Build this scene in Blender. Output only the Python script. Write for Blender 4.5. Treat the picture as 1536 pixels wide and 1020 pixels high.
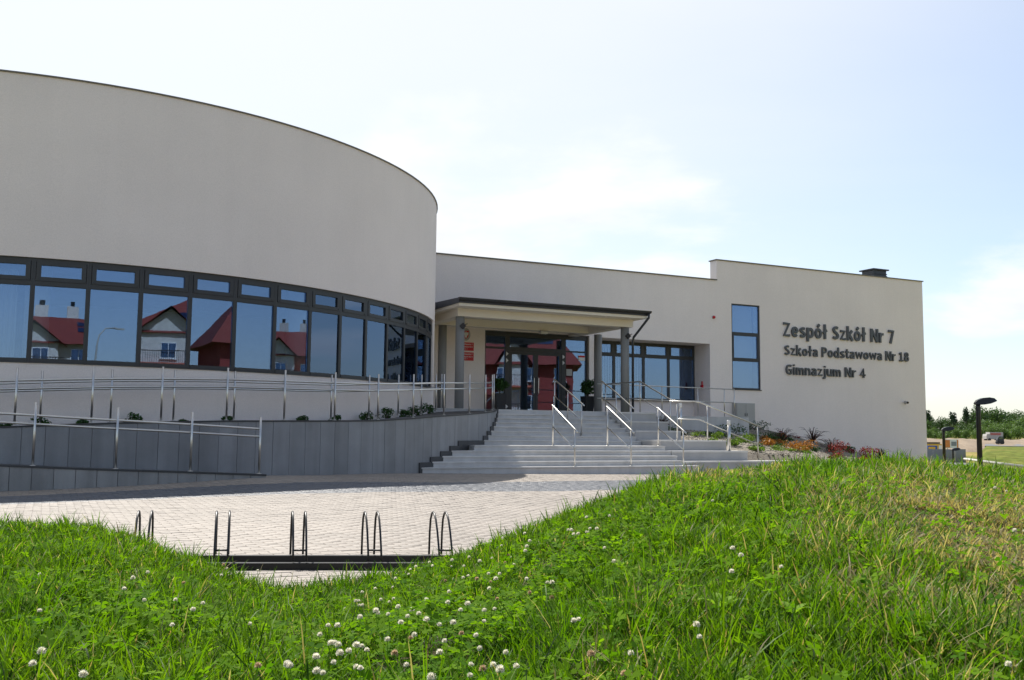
import bpy, math, random
import numpy as np
from mathutils import Vector, Matrix
random.seed(7); rng = np.random.default_rng(11)
for o in list(bpy.data.objects): bpy.data.objects.remove(o, do_unlink=True)
SC = bpy.context.scene; COL = SC.collection
R = math.radians
# ------------------------------------------------------------------ camera
# world: x along the entrance facade, y away from the viewer into the building, z up, plaza at z = 0
EYE = 1.06; FPX = 1450.0; YAW = R(64.4); PITCH = math.atan(138 / FPX); ROLL = 0.0101
fw = Vector((math.cos(YAW), math.sin(YAW), 0)); rt = Vector((math.sin(YAW), -math.cos(YAW), 0)); upv = Vector((0, 0, 1))
fwd = fw * math.cos(PITCH) + upv * math.sin(PITCH); upc = upv * math.cos(PITCH) - fw * math.sin(PITCH)
r2 = rt * math.cos(ROLL) + upc * math.sin(ROLL); u2 = upc * math.cos(ROLL) - rt * math.sin(ROLL)
cam = bpy.data.cameras.new('camera'); cam.sensor_width = 36; cam.lens = 36 * FPX / 1536; cam.clip_start = .05; cam.clip_end = 9000
camo = bpy.data.objects.new('camera', cam); COL.objects.link(camo)
M3 = Matrix((r2, u2, -fwd)).transposed()
camo.matrix_world = Matrix.Translation((0, 0, EYE)) @ M3.to_4x4()
SC.camera = camo
# ------------------------------------------------------------------ sun and sky
SUN_EL = R(51.5); SUN_ROT = R(0.3)
sl = bpy.data.lights.new('sun', 'SUN'); sl.energy = 4.9; sl.angle = R(.53); sl.color = (1, .955, .88)
so = bpy.data.objects.new('sun', sl); COL.objects.link(so)
sd = Vector((math.sin(SUN_ROT) * math.cos(SUN_EL), math.cos(SUN_ROT) * math.cos(SUN_EL), math.sin(SUN_EL)))
so.rotation_euler = sd.to_track_quat('Z', 'Y').to_euler(); so.location = (0, 60, 80)
W = bpy.data.worlds.new('World'); SC.world = W; W.use_nodes = True
nt = W.node_tree; nt.nodes.clear()
def wn(t, **k):
    n = nt.nodes.new(t)
    for a, b in k.items(): setattr(n, a, b)
    return n
def wm(op, a, b=None, c=None):
    n = wn('ShaderNodeMath', operation=op)
    for i, v in enumerate((a, b, c)):
        if v is None: continue
        if isinstance(v, (int, float)): n.inputs[i].default_value = v
        else: nt.links.new(v, n.inputs[i])
    return n.outputs[0]
sky = wn('ShaderNodeTexSky', sky_type='NISHITA', sun_disc=False, sun_elevation=SUN_EL, sun_rotation=SUN_ROT, altitude=300, air_density=1.0, dust_density=0.7, ozone_density=1.6)
tc = wn('ShaderNodeTexCoord'); sep = wn('ShaderNodeSeparateXYZ'); nt.links.new(tc.outputs['Generated'], sep.inputs[0])
zz = wm('ADD', wm('MAXIMUM', sep.outputs[2], 0.0), .16)
cmb = wn('ShaderNodeCombineXYZ'); nt.links.new(wm('DIVIDE', sep.outputs[0], zz), cmb.inputs[0]); nt.links.new(wm('DIVIDE', sep.outputs[1], zz), cmb.inputs[1])
def cloud(scale, det, rough, lo, hi, off, dist=.3, sx=1.0):
    mp = wn('ShaderNodeMapping'); mp.inputs['Location'].default_value = off; mp.inputs['Scale'].default_value = (sx, 1, 1); mp.inputs['Rotation'].default_value = (0, 0, .5)
    nt.links.new(cmb.outputs[0], mp.inputs[0])
    n = wn('ShaderNodeTexNoise'); n.inputs['Scale'].default_value = scale; n.inputs['Detail'].default_value = det; n.inputs['Roughness'].default_value = rough; n.inputs['Distortion'].default_value = dist
    nt.links.new(mp.outputs[0], n.inputs['Vector'])
    mr = wn('ShaderNodeMapRange', interpolation_type='SMOOTHSTEP'); mr.inputs[1].default_value = lo; mr.inputs[2].default_value = hi
    nt.links.new(n.outputs['Fac'], mr.inputs[0]); return mr.outputs[0]
CUMOFF = (10.8, 17.2, 0)
cir = wm('MULTIPLY', cloud(.5, 6, .55, .34, .80, (3.1, 1.2, 0), .6, .45), .50)
cum = wm('MULTIPLY', cloud(.62, 10, .56, .55, .67, CUMOFF, .2), .9)
shade = cloud(.62, 10, .56, .56, .78, (CUMOFF[0] - .05, CUMOFF[1] - .10, 0), .2)
cc = wn('ShaderNodeMixRGB'); cc.inputs[1].default_value = (6.4, 6.45, 6.5, 1); cc.inputs[2].default_value = (5.0, 5.1, 5.3, 1); nt.links.new(shade, cc.inputs[0])
# thin high veil: scatters light forward, so it is brightest round the sun
dt = wn('ShaderNodeVectorMath', operation='DOT_PRODUCT'); dt.inputs[1].default_value = sd; nt.links.new(tc.outputs['Generated'], dt.inputs[0])
vr = wn('ShaderNodeMapRange', interpolation_type='SMOOTHSTEP'); vr.inputs[1].default_value = .36; vr.inputs[2].default_value = .97; vr.inputs[3].default_value = .05; vr.inputs[4].default_value = .88; nt.links.new(dt.outputs['Value'], vr.inputs[0])
veil = wm('MINIMUM', wm('ADD', vr.outputs[0], wm('MULTIPLY', cir, wm('ADD', vr.outputs[0], .15))), .93)
sk1 = wn('ShaderNodeMixRGB'); sk1.inputs[2].default_value = (5.9, 6.0, 6.15, 1); nt.links.new(veil, sk1.inputs[0]); nt.links.new(sky.outputs[0], sk1.inputs[1])
hz_ = wm('MULTIPLY', wm('MULTIPLY', wm('EXPONENT', wm('MULTIPLY', wm('MAXIMUM', sep.outputs[2], 0.0), -13.0)), wm('ADD', vr.outputs[0], .38)), 1.35)
sk2 = wn('ShaderNodeMixRGB'); sk2.inputs[2].default_value = (4.75, 4.8, 4.9, 1); nt.links.new(wm('MINIMUM', hz_, .92), sk2.inputs[0]); nt.links.new(sk1.outputs[0], sk2.inputs[1])
skm = wn('ShaderNodeMixRGB'); nt.links.new(cum, skm.inputs[0]); nt.links.new(sk2.outputs[0], skm.inputs[1]); nt.links.new(cc.outputs[0], skm.inputs[2])
bg = wn('ShaderNodeBackground'); bg.inputs[1].default_value = .112
wo = wn('ShaderNodeOutputWorld'); nt.links.new(skm.outputs[0], bg.inputs[0]); nt.links.new(bg.outputs[0], wo.inputs[0])
vs = SC.view_settings; vs.view_transform = 'Standard'; vs.look = 'None'; vs.exposure = 0.63; vs.gamma = 1; vs.use_curve_mapping = False
SC.cycles.max_bounces = 8; SC.cycles.transparent_max_bounces = 12; SC.cycles.caustics_reflective = False; SC.cycles.caustics_refractive = False
try: SC.cycles.use_denoising = True
except Exception: pass
# ------------------------------------------------------------------ materials
def material(name, col, rough=.7, var=.12, nscale=3.0, bump=0.0, bscale=60.0, metal=0.0, col2=None, spec=.4, fine=0.0, fscale=90.0, island=0.0, stain=0.0, piece=0.0):
    m = bpy.data.materials.new(name); m.use_nodes = True; t = m.node_tree; b = t.nodes['Principled BSDF']
    def N(ty): return t.nodes.new(ty)
    L = t.links.new
    b.inputs['Roughness'].default_value = rough; b.inputs['Metallic'].default_value = metal; b.inputs['Specular IOR Level'].default_value = spec
    geo = N('ShaderNodeNewGeometry')
    n = N('ShaderNodeTexNoise'); n.inputs['Scale'].default_value = nscale; n.inputs['Detail'].default_value = 6; L(geo.outputs['Position'], n.inputs['Vector'])
    rmp = N('ShaderNodeMapRange'); rmp.inputs[1].default_value = .25; rmp.inputs[2].default_value = .75; L(n.outputs['Fac'], rmp.inputs[0])
    mix = N('ShaderNodeMixRGB'); c2 = col2 or tuple(c * (1 - var * 2) for c in col)
    mix.inputs[1].default_value = (*col, 1); mix.inputs[2].default_value = (*c2, 1); L(rmp.outputs[0], mix.inputs[0]); out = mix.outputs[0]
    def mul(fac, lo, hi, a, b_):
        nonlocal out
        mr = N('ShaderNodeMapRange'); mr.inputs[1].default_value = a; mr.inputs[2].default_value = b_; mr.inputs[3].default_value = lo; mr.inputs[4].default_value = hi; L(fac, mr.inputs[0])
        mm = N('ShaderNodeMixRGB'); mm.blend_type = 'MULTIPLY'; mm.inputs[0].default_value = 1; L(out, mm.inputs[1]); L(mr.outputs[0], mm.inputs[2]); out = mm.outputs[0]
    if fine:
        f = N('ShaderNodeTexNoise'); f.inputs['Scale'].default_value = fscale; f.inputs['Detail'].default_value = 3; L(geo.outputs['Position'], f.inputs['Vector']); mul(f.outputs['Fac'], 1 - fine, 1 + fine, .3, .7)
    if island: mul(geo.outputs['Random Per Island'], 1 - island, 1 + island * .6, 0, 1)
    if piece: oi_ = N('ShaderNodeObjectInfo'); mul(oi_.outputs['Random'], 1 - piece, 1 + piece, 0, 1)
    if stain:
        mp = N('ShaderNodeMapping'); mp.inputs['Scale'].default_value = (2.2, 2.2, .12); L(geo.outputs['Position'], mp.inputs[0])
        s = N('ShaderNodeTexNoise'); s.inputs['Scale'].default_value = 1.6; s.inputs['Detail'].default_value = 7; L(mp.outputs[0], s.inputs['Vector']); mul(s.outputs['Fac'], 1 - stain, 1.0 + stain * .3, .35, .62)
    L(out, b.inputs['Base Color'])
    if bump:
        bn = N('ShaderNodeTexNoise'); bn.inputs['Scale'].default_value = bscale; bn.inputs['Detail'].default_value = 4; L(geo.outputs['Position'], bn.inputs['Vector'])
        bb = N('ShaderNodeBump'); bb.inputs['Strength'].default_value = bump; bb.inputs['Distance'].default_value = .01; L(bn.outputs['Fac'], bb.inputs['Height']); L(bb.outputs[0], b.inputs['Normal'])
    return m
M = {}
M['plaster'] = material('plaster', (.88, .79, .735), .9, .035, .6, .5, 140, fine=.05, fscale=45, stain=.012, spec=.2)
M['bounce_cream'] = material('bounce_lit_plaster', (.78, .71, .60), .9, .03, .8, .4, 140, fine=.04, stain=.015, spec=.2)  # canopy plaster: wall tone made creamier, painting in bounce off the sunlit platform
M['frame'] = material('window_frame', (.045, .047, .05), .45, .08, 4)
M['flash'] = material('flashing', (.17, .155, .13), .5, .1, 3)
M['granite'] = material('granite_panel', (.255, .263, .276), .42, .10, 2.2, .15, 300, fine=.14, fscale=160, stain=.14, spec=.5, piece=.09)
M['granite_w'] = material('granite_front', (.30, .30, .295), .5, .10, 2.0, .15, 300, fine=.14, fscale=160, stain=.2, spec=.45, piece=.09)
M['cheek'] = material('dark_cheek', (.055, .056, .058), .55, .12, 4, fine=.12, fscale=150)
M['step'] = material('step_stone', (.57, .56, .55), .6, .05, 3, .1, 260, fine=.10, fscale=180, stain=.10, piece=.06)
M['tread'] = material('tread_stone', (.58, .57, .55), .42, .06, 3, .1, 260, fine=.10, fscale=180, stain=.08, piece=.10)
M['block'] = material('block_stone', (.44, .43, .42), .65, .06, 2, .1, 200, fine=.10, fscale=150, stain=.06)
M['paver'] = material('paver_light', (.272, .235, .20), .6, .15, .35, .25, 220, fine=.12, fscale=160, island=.15)
M['paver_d'] = material('paver_grey', (.092, .098, .112), .47, .06, .9, .25, 220, fine=.12, fscale=160, island=.12)
M['sand'] = material('joint_sand', (.30, .265, .22), .95, .12, 6, .2, 200, fine=.15)
M['steel'] = material('brushed_steel', (.62, .60, .56), .32, .05, 8, metal=1.0)
M['column'] = material('column_grey', (.25, .25, .245), .7, .04, 3, .2, 200, fine=.04)
M['black'] = material('black_metal', (.014, .014, .015), .38, .1, 5)
M['gutter'] = material('gutter_metal', (.035, .037, .042), .35, .1, 5)
M['roofmem'] = material('roof_membrane', (.16, .16, .16), .9)
M['white'] = material('white_paint', (.78, .77, .75), .5, .03, 3)
M['boxgrey'] = material('cabinet_grey', (.42, .41, .385), .55, .04, 3)
M['red'] = material('red_enamel', (.55, .012, .018), .4, .04, 3)
M['letter'] = material('letter_metal', (.085, .09, .095), .4, .05, 3)
M['soil'] = material('soil', (.06, .05, .04), .95, .25, 4, .8, 40)
M['gravel'] = material('gravel', (.22, .19, .15), .95, .2, 6, 1.0, 45, fine=.4, fscale=26)
M['ceiling'] = material('ceiling_white', (.6, .6, .58), .9)
M['inner'] = material('inner_wall', (.30, .30, .29), .9)
M['infloor'] = material('inner_floor', (.16, .15, .14), .5)
M['curtain'] = material('curtain_cloth', (.75, .76, .78), .9, .05, 5)
M['roof_tile'] = material('roof_tile', (.21, .036, .026), .75, .12, 2, .5, 30, fine=.15, fscale=8)
M['house_white'] = material('house_white', (.66, .62, .56), .9)
M['house_red'] = material('house_red', (.26, .045, .038), .9, .06, 2)
M['house_coral'] = material('house_coral', (.50, .13, .085), .9, .06, 2)
M['house_dark'] = material('house_timber', (.05, .03, .022), .8)
M['dirt'] = material('dirt', (.27, .205, .14), .95, .2, .2, .5, 3, fine=.2, fscale=2)
M['sheet'] = material('sheet_metal', (.25, .26, .28), .5, .1, .4)
M['asphalt'] = material('asphalt', (.16, .16, .165), .9, .1, 1)
M['concrete'] = material('concrete', (.5, .48, .44), .9, .08, 1)
M['orange'] = material('orange_print', (.75, .26, .07), .6)
M['yellow'] = material('yellow_paint', (.70, .42, .04), .5)
M['blue'] = material('blue_paint', (.02, .08, .30), .4)
M['pink'] = material('faded_red', (.45, .14, .12), .6)
M['bark'] = material('bark', (.09, .07, .05), .95, .2, 8, .6, 30)
M['pot'] = material('pot_plastic', (.03, .032, .036), .5, .1, 6)
M['amber'] = material('light_cover', (.7, .7, .66), .4)

def leaf_mat(name, attr=True, col=(.1, .2, .03), trans=.35, rough=.5, gain=1.0, spec=.2):
    m = bpy.data.materials.new(name); m.use_nodes = True; t = m.node_tree; b = t.nodes['Principled BSDF']; o = t.nodes['Material Output']; L = t.links.new
    b.inputs['Roughness'].default_value = rough; b.inputs['Specular IOR Level'].default_value = spec
    tr = t.nodes.new('ShaderNodeBsdfTranslucent'); mx = t.nodes.new('ShaderNodeMixShader'); mx.inputs[0].default_value = trans
    if attr:
        a = t.nodes.new('ShaderNodeAttribute'); a.attribute_name = 'col'; src = a.outputs['Color']
    else:
        g = t.nodes.new('ShaderNodeNewGeometry'); hs = t.nodes.new('ShaderNodeMixRGB'); hs.inputs[1].default_value = (*[c * .55 for c in col], 1); hs.inputs[2].default_value = (*[c * 1.35 for c in col], 1)
        L(g.outputs['Random Per Island'], hs.inputs[0]); src = hs.outputs[0]
    L(src, b.inputs['Base Color'])
    h = t.nodes.new('ShaderNodeMixRGB'); h.blend_type = 'MULTIPLY'; h.inputs[0].default_value = 1; h.inputs[2].default_value = ((1.25, 1.3, .55, 1) if gain == 1 else (1.1, 1.1, 1.0, 1)); L(src, h.inputs[1]); L(h.outputs[0], tr.inputs[0])
    L(b.outputs[0], mx.inputs[1]); L(tr.outputs[0], mx.inputs[2]); L(mx.outputs[0], o.inputs['Surface'])
    return m
M['grass'] = leaf_mat('grass_blade', True, trans=.50, rough=.5, spec=.12)
M['clover'] = leaf_mat('clover_leaf', True, trans=.5, rough=.8, spec=.08)
M['weed'] = leaf_mat('weed_leaf', False, (.19, .33, .03), .5, .75)
M['petal'] = leaf_mat('clover_petal', False, (.74, .71, .62), .4, .7, gain=.8)
M['shrub'] = leaf_mat('shrub_leaf', False, (.035, .085, .02), .2)
M['shrub_l'] = leaf_mat('light_shrub_leaf', False, (.13, .21, .03), .3)
M['shrub_r'] = leaf_mat('red_shrub_leaf', False, (.20, .03, .035), .25)
M['shrub_o'] = leaf_mat('orange_shrub_leaf', False, (.36, .15, .03), .25)
M['shrub_p'] = leaf_mat('purple_shrub_leaf', False, (.075, .04, .035), .25)
M['tree_d'] = leaf_mat('tree_leaf_dark', False, (.062, .115, .038), .25)
M['tree_m'] = leaf_mat('tree_leaf_mid', False, (.105, .175, .05), .3)
M['tree_p'] = leaf_mat('pine_needle', False, (.032, .06, .028), .15)

def glass_mat(name, refl, tint):
    m = bpy.data.materials.new(name); m.use_nodes = True; t = m.node_tree; t.nodes.clear(); L = t.links.new
    o = t.nodes.new('ShaderNodeOutputMaterial'); tr = t.nodes.new('ShaderNodeBsdfTransparent'); tr.inputs[0].default_value = (*tint, 1)
    g = t.nodes.new('ShaderNodeBsdfGlossy'); g.inputs['Roughness'].default_value = 0; g.inputs[0].default_value = (.43, .61, .93, 1)
    f = t.nodes.new('ShaderNodeFresnel'); f.inputs[0].default_value = 1.5
    mr = t.nodes.new('ShaderNodeMapRange'); mr.inputs[1].default_value = .04; mr.inputs[2].default_value = 1; mr.inputs[3].default_value = refl; mr.inputs[4].default_value = 1; L(f.outputs[0], mr.inputs[0])
    geo = t.nodes.new('ShaderNodeNewGeometry'); n = t.nodes.new('ShaderNodeTexNoise'); n.inputs['Scale'].default_value = 1.1; L(geo.outputs['Position'], n.inputs['Vector'])
    b = t.nodes.new('ShaderNodeBump'); b.inputs['Strength'].default_value = .006; b.inputs['Distance'].default_value = .1; L(n.outputs['Fac'], b.inputs['Height']); L(b.outputs[0], g.inputs['Normal'])
    mx = t.nodes.new('ShaderNodeMixShader'); L(mr.outputs[0], mx.inputs[0]); L(tr.outputs[0], mx.inputs[1]); L(g.outputs[0], mx.inputs[2]); L(mx.outputs[0], o.inputs[0])
    return m
M['glass'] = glass_mat('coated_glass', .21, (.74, .78, .80))
M['hglass'] = glass_mat('house_glass', .30, (.25, .27, .3))

def ground_mat():
    m = bpy.data.materials.new('ground_turf'); m.use_nodes = True; t = m.node_tree; b = t.nodes['Principled BSDF']; L = t.links.new
    b.inputs['Roughness'].default_value = .95; b.inputs['Specular IOR Level'].default_value = .1
    g = t.nodes.new('ShaderNodeNewGeometry')
    def noise(s, d=6):
        n = t.nodes.new('ShaderNodeTexNoise'); n.inputs['Scale'].default_value = s; n.inputs['Detail'].default_value = d; L(g.outputs['Position'], n.inputs['Vector']); return n.outputs['Fac']
    def ramp(f, pts):
        r = t.nodes.new('ShaderNodeValToRGB'); e = r.color_ramp.elements
        e[0].position, e[0].color = pts[0][0], (*pts[0][1], 1); e[1].position, e[1].color = pts[-1][0], (*pts[-1][1], 1)
        for p, c in pts[1:-1]: q = e.new(p); q.color = (*c, 1)
        L(f, r.inputs[0]); return r.outputs[0]
    a = ramp(noise(.06), [(.35, (.11, .15, .03)), (.5, (.22, .21, .05)), (.62, (.33, .26, .09))])
    c = ramp(noise(2.5), [(.3, (.5, .5, .5)), (.7, (1.1, 1.1, 1.1))])
    x = t.nodes.new('ShaderNodeMixRGB'); x.blend_type = 'MULTIPLY'; x.inputs[0].default_value = 1; L(a, x.inputs[1]); L(c, x.inputs[2])
    # earthy turf close by, under the blades
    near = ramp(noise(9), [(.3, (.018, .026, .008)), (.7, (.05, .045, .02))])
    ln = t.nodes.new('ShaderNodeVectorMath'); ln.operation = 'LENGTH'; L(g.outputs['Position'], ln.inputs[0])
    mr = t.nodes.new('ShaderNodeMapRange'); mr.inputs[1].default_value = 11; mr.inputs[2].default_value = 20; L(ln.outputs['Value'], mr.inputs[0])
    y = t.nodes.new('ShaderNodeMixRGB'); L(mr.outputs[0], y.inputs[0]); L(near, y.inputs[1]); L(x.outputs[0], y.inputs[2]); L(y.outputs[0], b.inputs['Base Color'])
    bb = t.nodes.new('ShaderNodeBump'); bb.inputs['Strength'].default_value = .6; bb.inputs['Distance'].default_value = .05; L(noise(14), bb.inputs['Height']); L(bb.outputs[0], b.inputs['Normal'])
    return m
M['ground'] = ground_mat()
# ------------------------------------------------------------------ mesh helpers
ORI = {}
class MB:
    def __init__(s): s.v = []; s.f = []
    def add(s, vs, fs):
        n = len(s.v); s.v += [tuple(p) for p in vs]; s.f += [tuple(i + n for i in f) for f in fs]; return s
    def box(s, x0, x1, y0, y1, z0, z1):
        return s.add([(x0, y0, z0), (x1, y0, z0), (x1, y1, z0), (x0, y1, z0), (x0, y0, z1), (x1, y0, z1), (x1, y1, z1), (x0, y1, z1)],
                     [(0, 3, 2, 1), (4, 5, 6, 7), (0, 1, 5, 4), (1, 2, 6, 5), (2, 3, 7, 6), (3, 0, 4, 7)])
    def fbox(s, o, t, n, a0, a1, b0, b1, z0, z1):   # box in a local frame: along t, along n, up
        P = []
        for z in (z0, z1):
            for a, b in ((a0, b0), (a1, b0), (a1, b1), (a0, b1)):
                P.append((o[0] + t[0] * a + n[0] * b, o[1] + t[1] * a + n[1] * b, z))
        F = [(0, 3, 2, 1), (4, 5, 6, 7), (0, 1, 5, 4), (1, 2, 6, 5), (2, 3, 7, 6), (3, 0, 4, 7)]
        if t[0] * n[1] - t[1] * n[0] < 0: F = [f[::-1] for f in F]
        return s.add(P, F)
    def tube(s, path, r, n=8, caps=True):
        path = [Vector(p) for p in path]; k = len(path); rs = r if isinstance(r, (list, tuple)) else [r] * k
        vs = []; fs = []; ref = None
        for i, p in enumerate(path):
            d = (path[min(i + 1, k - 1)] - path[max(i - 1, 0)]).normalized()
            if ref is None: ref = Vector((0, 0, 1)) if abs(d.z) < .9 else Vector((1, 0, 0))
            a = d.cross(ref).normalized(); b = a.cross(d).normalized(); ref = b
            for j in range(n):
                w = 2 * math.pi * j / n; vs.append(p + a * (math.cos(w) * rs[i]) + b * (math.sin(w) * rs[i]))
        for i in range(k - 1):
            for j in range(n): fs.append((i * n + j, i * n + (j + 1) % n, (i + 1) * n + (j + 1) % n, (i + 1) * n + j))
        if caps: fs += [tuple(range(n))[::-1], tuple(range((k - 1) * n, k * n))]
        return s.add(vs, fs)
    def lathe(s, c, prof, n=20):
        vs = []; fs = []; m = len(prof)
        for r, z in prof:
            for j in range(n): w = 2 * math.pi * j / n; vs.append((c[0] + r * math.cos(w), c[1] + r * math.sin(w), c[2] + z))
        for i in range(m - 1):
            for j in range(n): fs.append((i * n + j, i * n + (j + 1) % n, (i + 1) * n + (j + 1) % n, (i + 1) * n + j))
        fs += [tuple(range(n))[::-1], tuple(range((m - 1) * n, m * n))]
        return s.add(vs, fs)
    def prism(s, poly, z0, z1):
        n = len(poly)
        ar = sum(poly[i][0] * poly[(i + 1) % n][1] - poly[(i + 1) % n][0] * poly[i][1] for i in range(n))
        if ar < 0: poly = poly[::-1]
        vs = [(x, y, z0) for x, y in poly] + [(x, y, z1) for x, y in poly]
        return s.add(vs, [tuple(range(n))[::-1], tuple(range(n, 2 * n))] + [(i, (i + 1) % n, n + (i + 1) % n, n + i) for i in range(n)])
    def build(s, name, mat, parent=None, smooth=False):
        me = bpy.data.meshes.new(name); o = ORI.get(parent, (0, 0, 0)) if parent else (0, 0, 0)
        me.from_pydata([(p[0] - o[0], p[1] - o[1], p[2] - o[2]) for p in s.v], [], s.f)
        me.materials.append(M[mat] if isinstance(mat, str) else mat)
        if smooth: me.polygons.foreach_set('use_smooth', [True] * len(me.polygons))
        me.update(); ob = bpy.data.objects.new(name, me); COL.objects.link(ob)
        if parent: ob.parent = parent; ORI[ob] = o
        return ob
def auto_smooth(ob, ang=35):
    ob.data.polygons.foreach_set('use_smooth', [True] * len(ob.data.polygons))
    ob.data.set_sharp_from_angle(angle=R(ang)); return ob
def tag(o, label, cat=None, group=None, kind=None):
    if label: o['label'] = label
    if cat: o['category'] = cat
    if group: o['group'] = group
    if kind: o['kind'] = kind
    return o
def thing(name, label, cat, loc=(0, 0, 0), group=None):
    o = bpy.data.objects.new(name, None); COL.objects.link(o); o.location = loc; o.empty_display_size = .2; ORI[o] = tuple(loc)
    return tag(o, label, cat, group)
def npmesh(name, V, F, mat, col=None, parent=None, smooth=False):
    """V (n,3), F list of (array of equal-length faces)"""
    me = bpy.data.meshes.new(name); me.vertices.add(len(V)); me.vertices.foreach_set('co', np.ascontiguousarray(V, dtype=np.float32).ravel())
    idx = np.concatenate([f.ravel() for f in F]); tot = np.concatenate([np.full(len(f), f.shape[1]) for f in F]); st = np.concatenate([[0], np.cumsum(tot)[:-1]])
    me.loops.add(len(idx)); me.loops.foreach_set('vertex_index', idx.astype(np.int32)); me.polygons.add(len(tot)); me.polygons.foreach_set('loop_start', st.astype(np.int32)); me.polygons.foreach_set('loop_total', tot.astype(np.int32))
    if smooth: me.polygons.foreach_set('use_smooth', np.ones(len(tot), dtype=bool))
    me.update(calc_edges=True); me.validate()
    if col is not None:
        a = me.attributes.new('col', 'FLOAT_COLOR', 'POINT'); c = np.ones((len(V), 4), np.float32); c[:, :3] = col; a.data.foreach_set('color', c.ravel())
    me.materials.append(M[mat]); ob = bpy.data.objects.new(name, me); COL.objects.link(ob)
    if parent: ob.parent = parent; ORI[ob] = ORI.get(parent, (0, 0, 0))
    return ob
def sstep(x, a, b): t = np.clip((x - a) / (b - a), 0, 1); return t * t * (3 - 2 * t)
# ------------------------------------------------------------------ terrain
FWX, FWY, RTX, RTY = fw.x, fw.y, rt.x, rt.y
CX = [-900, -300, -60, 60, 130, 200, 255, 300, 345, 430, 520, 600, 700, 800, 870, 950, 1000, 1060, 1200, 1350, 1450, 1536, 1800, 2400]
CYp = [790, 785, 781, 783, 787, 800, 818, 838, 858, 882, 874, 858, 826, 791, 762, 728, 713, 703, 691, 692, 700, 709, 730, 760]
CZ = [7, 7, 7, 7, 7, 6.8, 6.6, 6.4, 6.15, 5.9, 6.0, 6.2, 6.6, 6.9, 7.1, 7.4, 7.6, 7.9, 8.4, 8.6, 8.6, 8.6, 8.4, 8]
Cz = [EYE - (y - (648 + .0101 * (x - 768))) * z / FPX - .045 for x, y, z in zip(CX, CYp, CZ)]
def vnoise(x, y, seed=0):
    return (np.sin(x * 1.7 + seed) * np.cos(y * 2.3 - seed * 1.3) + .6 * np.sin(x * 3.9 - y * 3.1 + seed * 2.1) + .4 * np.cos(x * 7.3 + y * 6.1 + seed)) / 2.0
def ground_z(x, y):
    x = np.asarray(x, float); y = np.asarray(y, float)
    Z = x * FWX + y * FWY; X = x * RTX + y * RTY
    a = np.clip(X / np.maximum(Z, .6), -1.1, 1.1); px = 768 + FPX * a
    zc = np.interp(px, CX, Cz); Zc = np.interp(px, CX, CZ)
    z0 = .45 + .04 * sstep(px, 700, 1300)
    wR = sstep(a, .16, .40)
    base = np.interp(Z, [0, 12, 20, 36, 62, 88, 150, 260, 400, 900, 4000], [-.3, -.5, -.9, -1.6, -2.5, -4.0, -2.9, -.3, 2.0, 7, 22])
    low = -.32 * (1 - wR) + base * wR
    Wd = 1.9 + 9 * wR
    up = z0 + (zc - z0) * sstep(Z, 1.5, Zc)
    dn = low + (zc - low) * (1 - sstep(Z, Zc, Zc + Wd))
    z = np.where(Z < Zc, up, dn)
    z = np.where(Z < 0, .45 - .75 * sstep(-Z, 0, 14), z)
    near = 1 - sstep(np.hypot(x, y), 9, 13)
    return z + near * (.028 * vnoise(x * 1.7, y * 1.7, 2) + .030 * vnoise(x * .62, y * .62, 9)) * sstep(Z, .5, 2) * (1 - .75 * sstep(Z, Zc - 1.2, Zc))
def axis(): 
    a = [0.0]; st = .12
    while a[-1] < 4500:
        if a[-1] > 9: st *= 1.11
        a.append(a[-1] + st)
    a = np.array(a); return np.concatenate([-a[:0:-1], a])
AX = axis(); gx, gy = np.meshgrid(AX, AX, indexing='ij'); gz = ground_z(gx, gy)
# keep the sheet below the building platform and the planting bed
inb = (gx > -14) & (gx < 39.5) & (gy > 23.6) & (gy < 75); gz = np.where(inb, np.minimum(gz, -.6), gz)
n = len(AX); I = np.arange(n * n).reshape(n, n)
gf = np.stack([I[:-1, :-1], I[1:, :-1], I[1:, 1:], I[:-1, 1:]], -1).reshape(-1, 4)
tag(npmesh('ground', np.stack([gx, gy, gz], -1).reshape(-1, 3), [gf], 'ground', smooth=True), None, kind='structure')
# ------------------------------------------------------------------ plaza
CTRL = np.array([(-6, 18.5, -.06), (-.7, 18.7, -.03), (.4, 18.7, .0), (2.2, 18.8, .07), (3.8, 19.1, .135), (5.6, 20.7, .07), (6.6, 21.4, .06), (7.6, 22.2, .04), (8.6, 23.2, .0), (15, 23.3, -.09), (21, 23.3, -.17), (0, 8, 0), (3, 7.5, 0), (10, 12, -.03), (-6, 10, 0), (3, 13, .02), (18, 16, -.15), (8, 18, .0), (-8, 5, 0), (12, 6, -.05)])
def phi(r): return np.sqrt(r * r + 1.0)
_A = phi(np.hypot(CTRL[:, None, 0] - CTRL[None, :, 0], CTRL[:, None, 1] - CTRL[None, :, 1])); _w = np.linalg.solve(_A, CTRL[:, 2])
def plaza_z(x, y):
    x = np.asarray(x, float); y = np.asarray(y, float); z = np.zeros(np.broadcast(x, y).shape)
    for c, w in zip(CTRL, _w): z = z + w * phi(np.hypot(x - c[0], y - c[1]))
    return z
CS, CD = .35, 33.8
def pol(th, r): return (CS + r * math.sin(R(th)), CD - r * math.cos(R(th)))
def r_out(th): return 13.35 + .5 * float(sstep(th, 36, 66))
px = np.arange(-9, 20.01, .5); py = np.arange(3.5, 24.01, .5); PX, PY = np.meshgrid(px, py, indexing='ij'); PZ = plaza_z(PX, PY) - .007
I = np.arange(PX.size).reshape(PX.shape); pf = np.stack([I[:-1, :-1], I[1:, :-1], I[1:, 1:], I[:-1, 1:]], -1).reshape(-1, 4)
plaza = tag(npmesh('plaza', np.stack([PX, PY, PZ], -1).reshape(-1, 3), [pf], 'sand', smooth=True), None, kind='structure')
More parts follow.
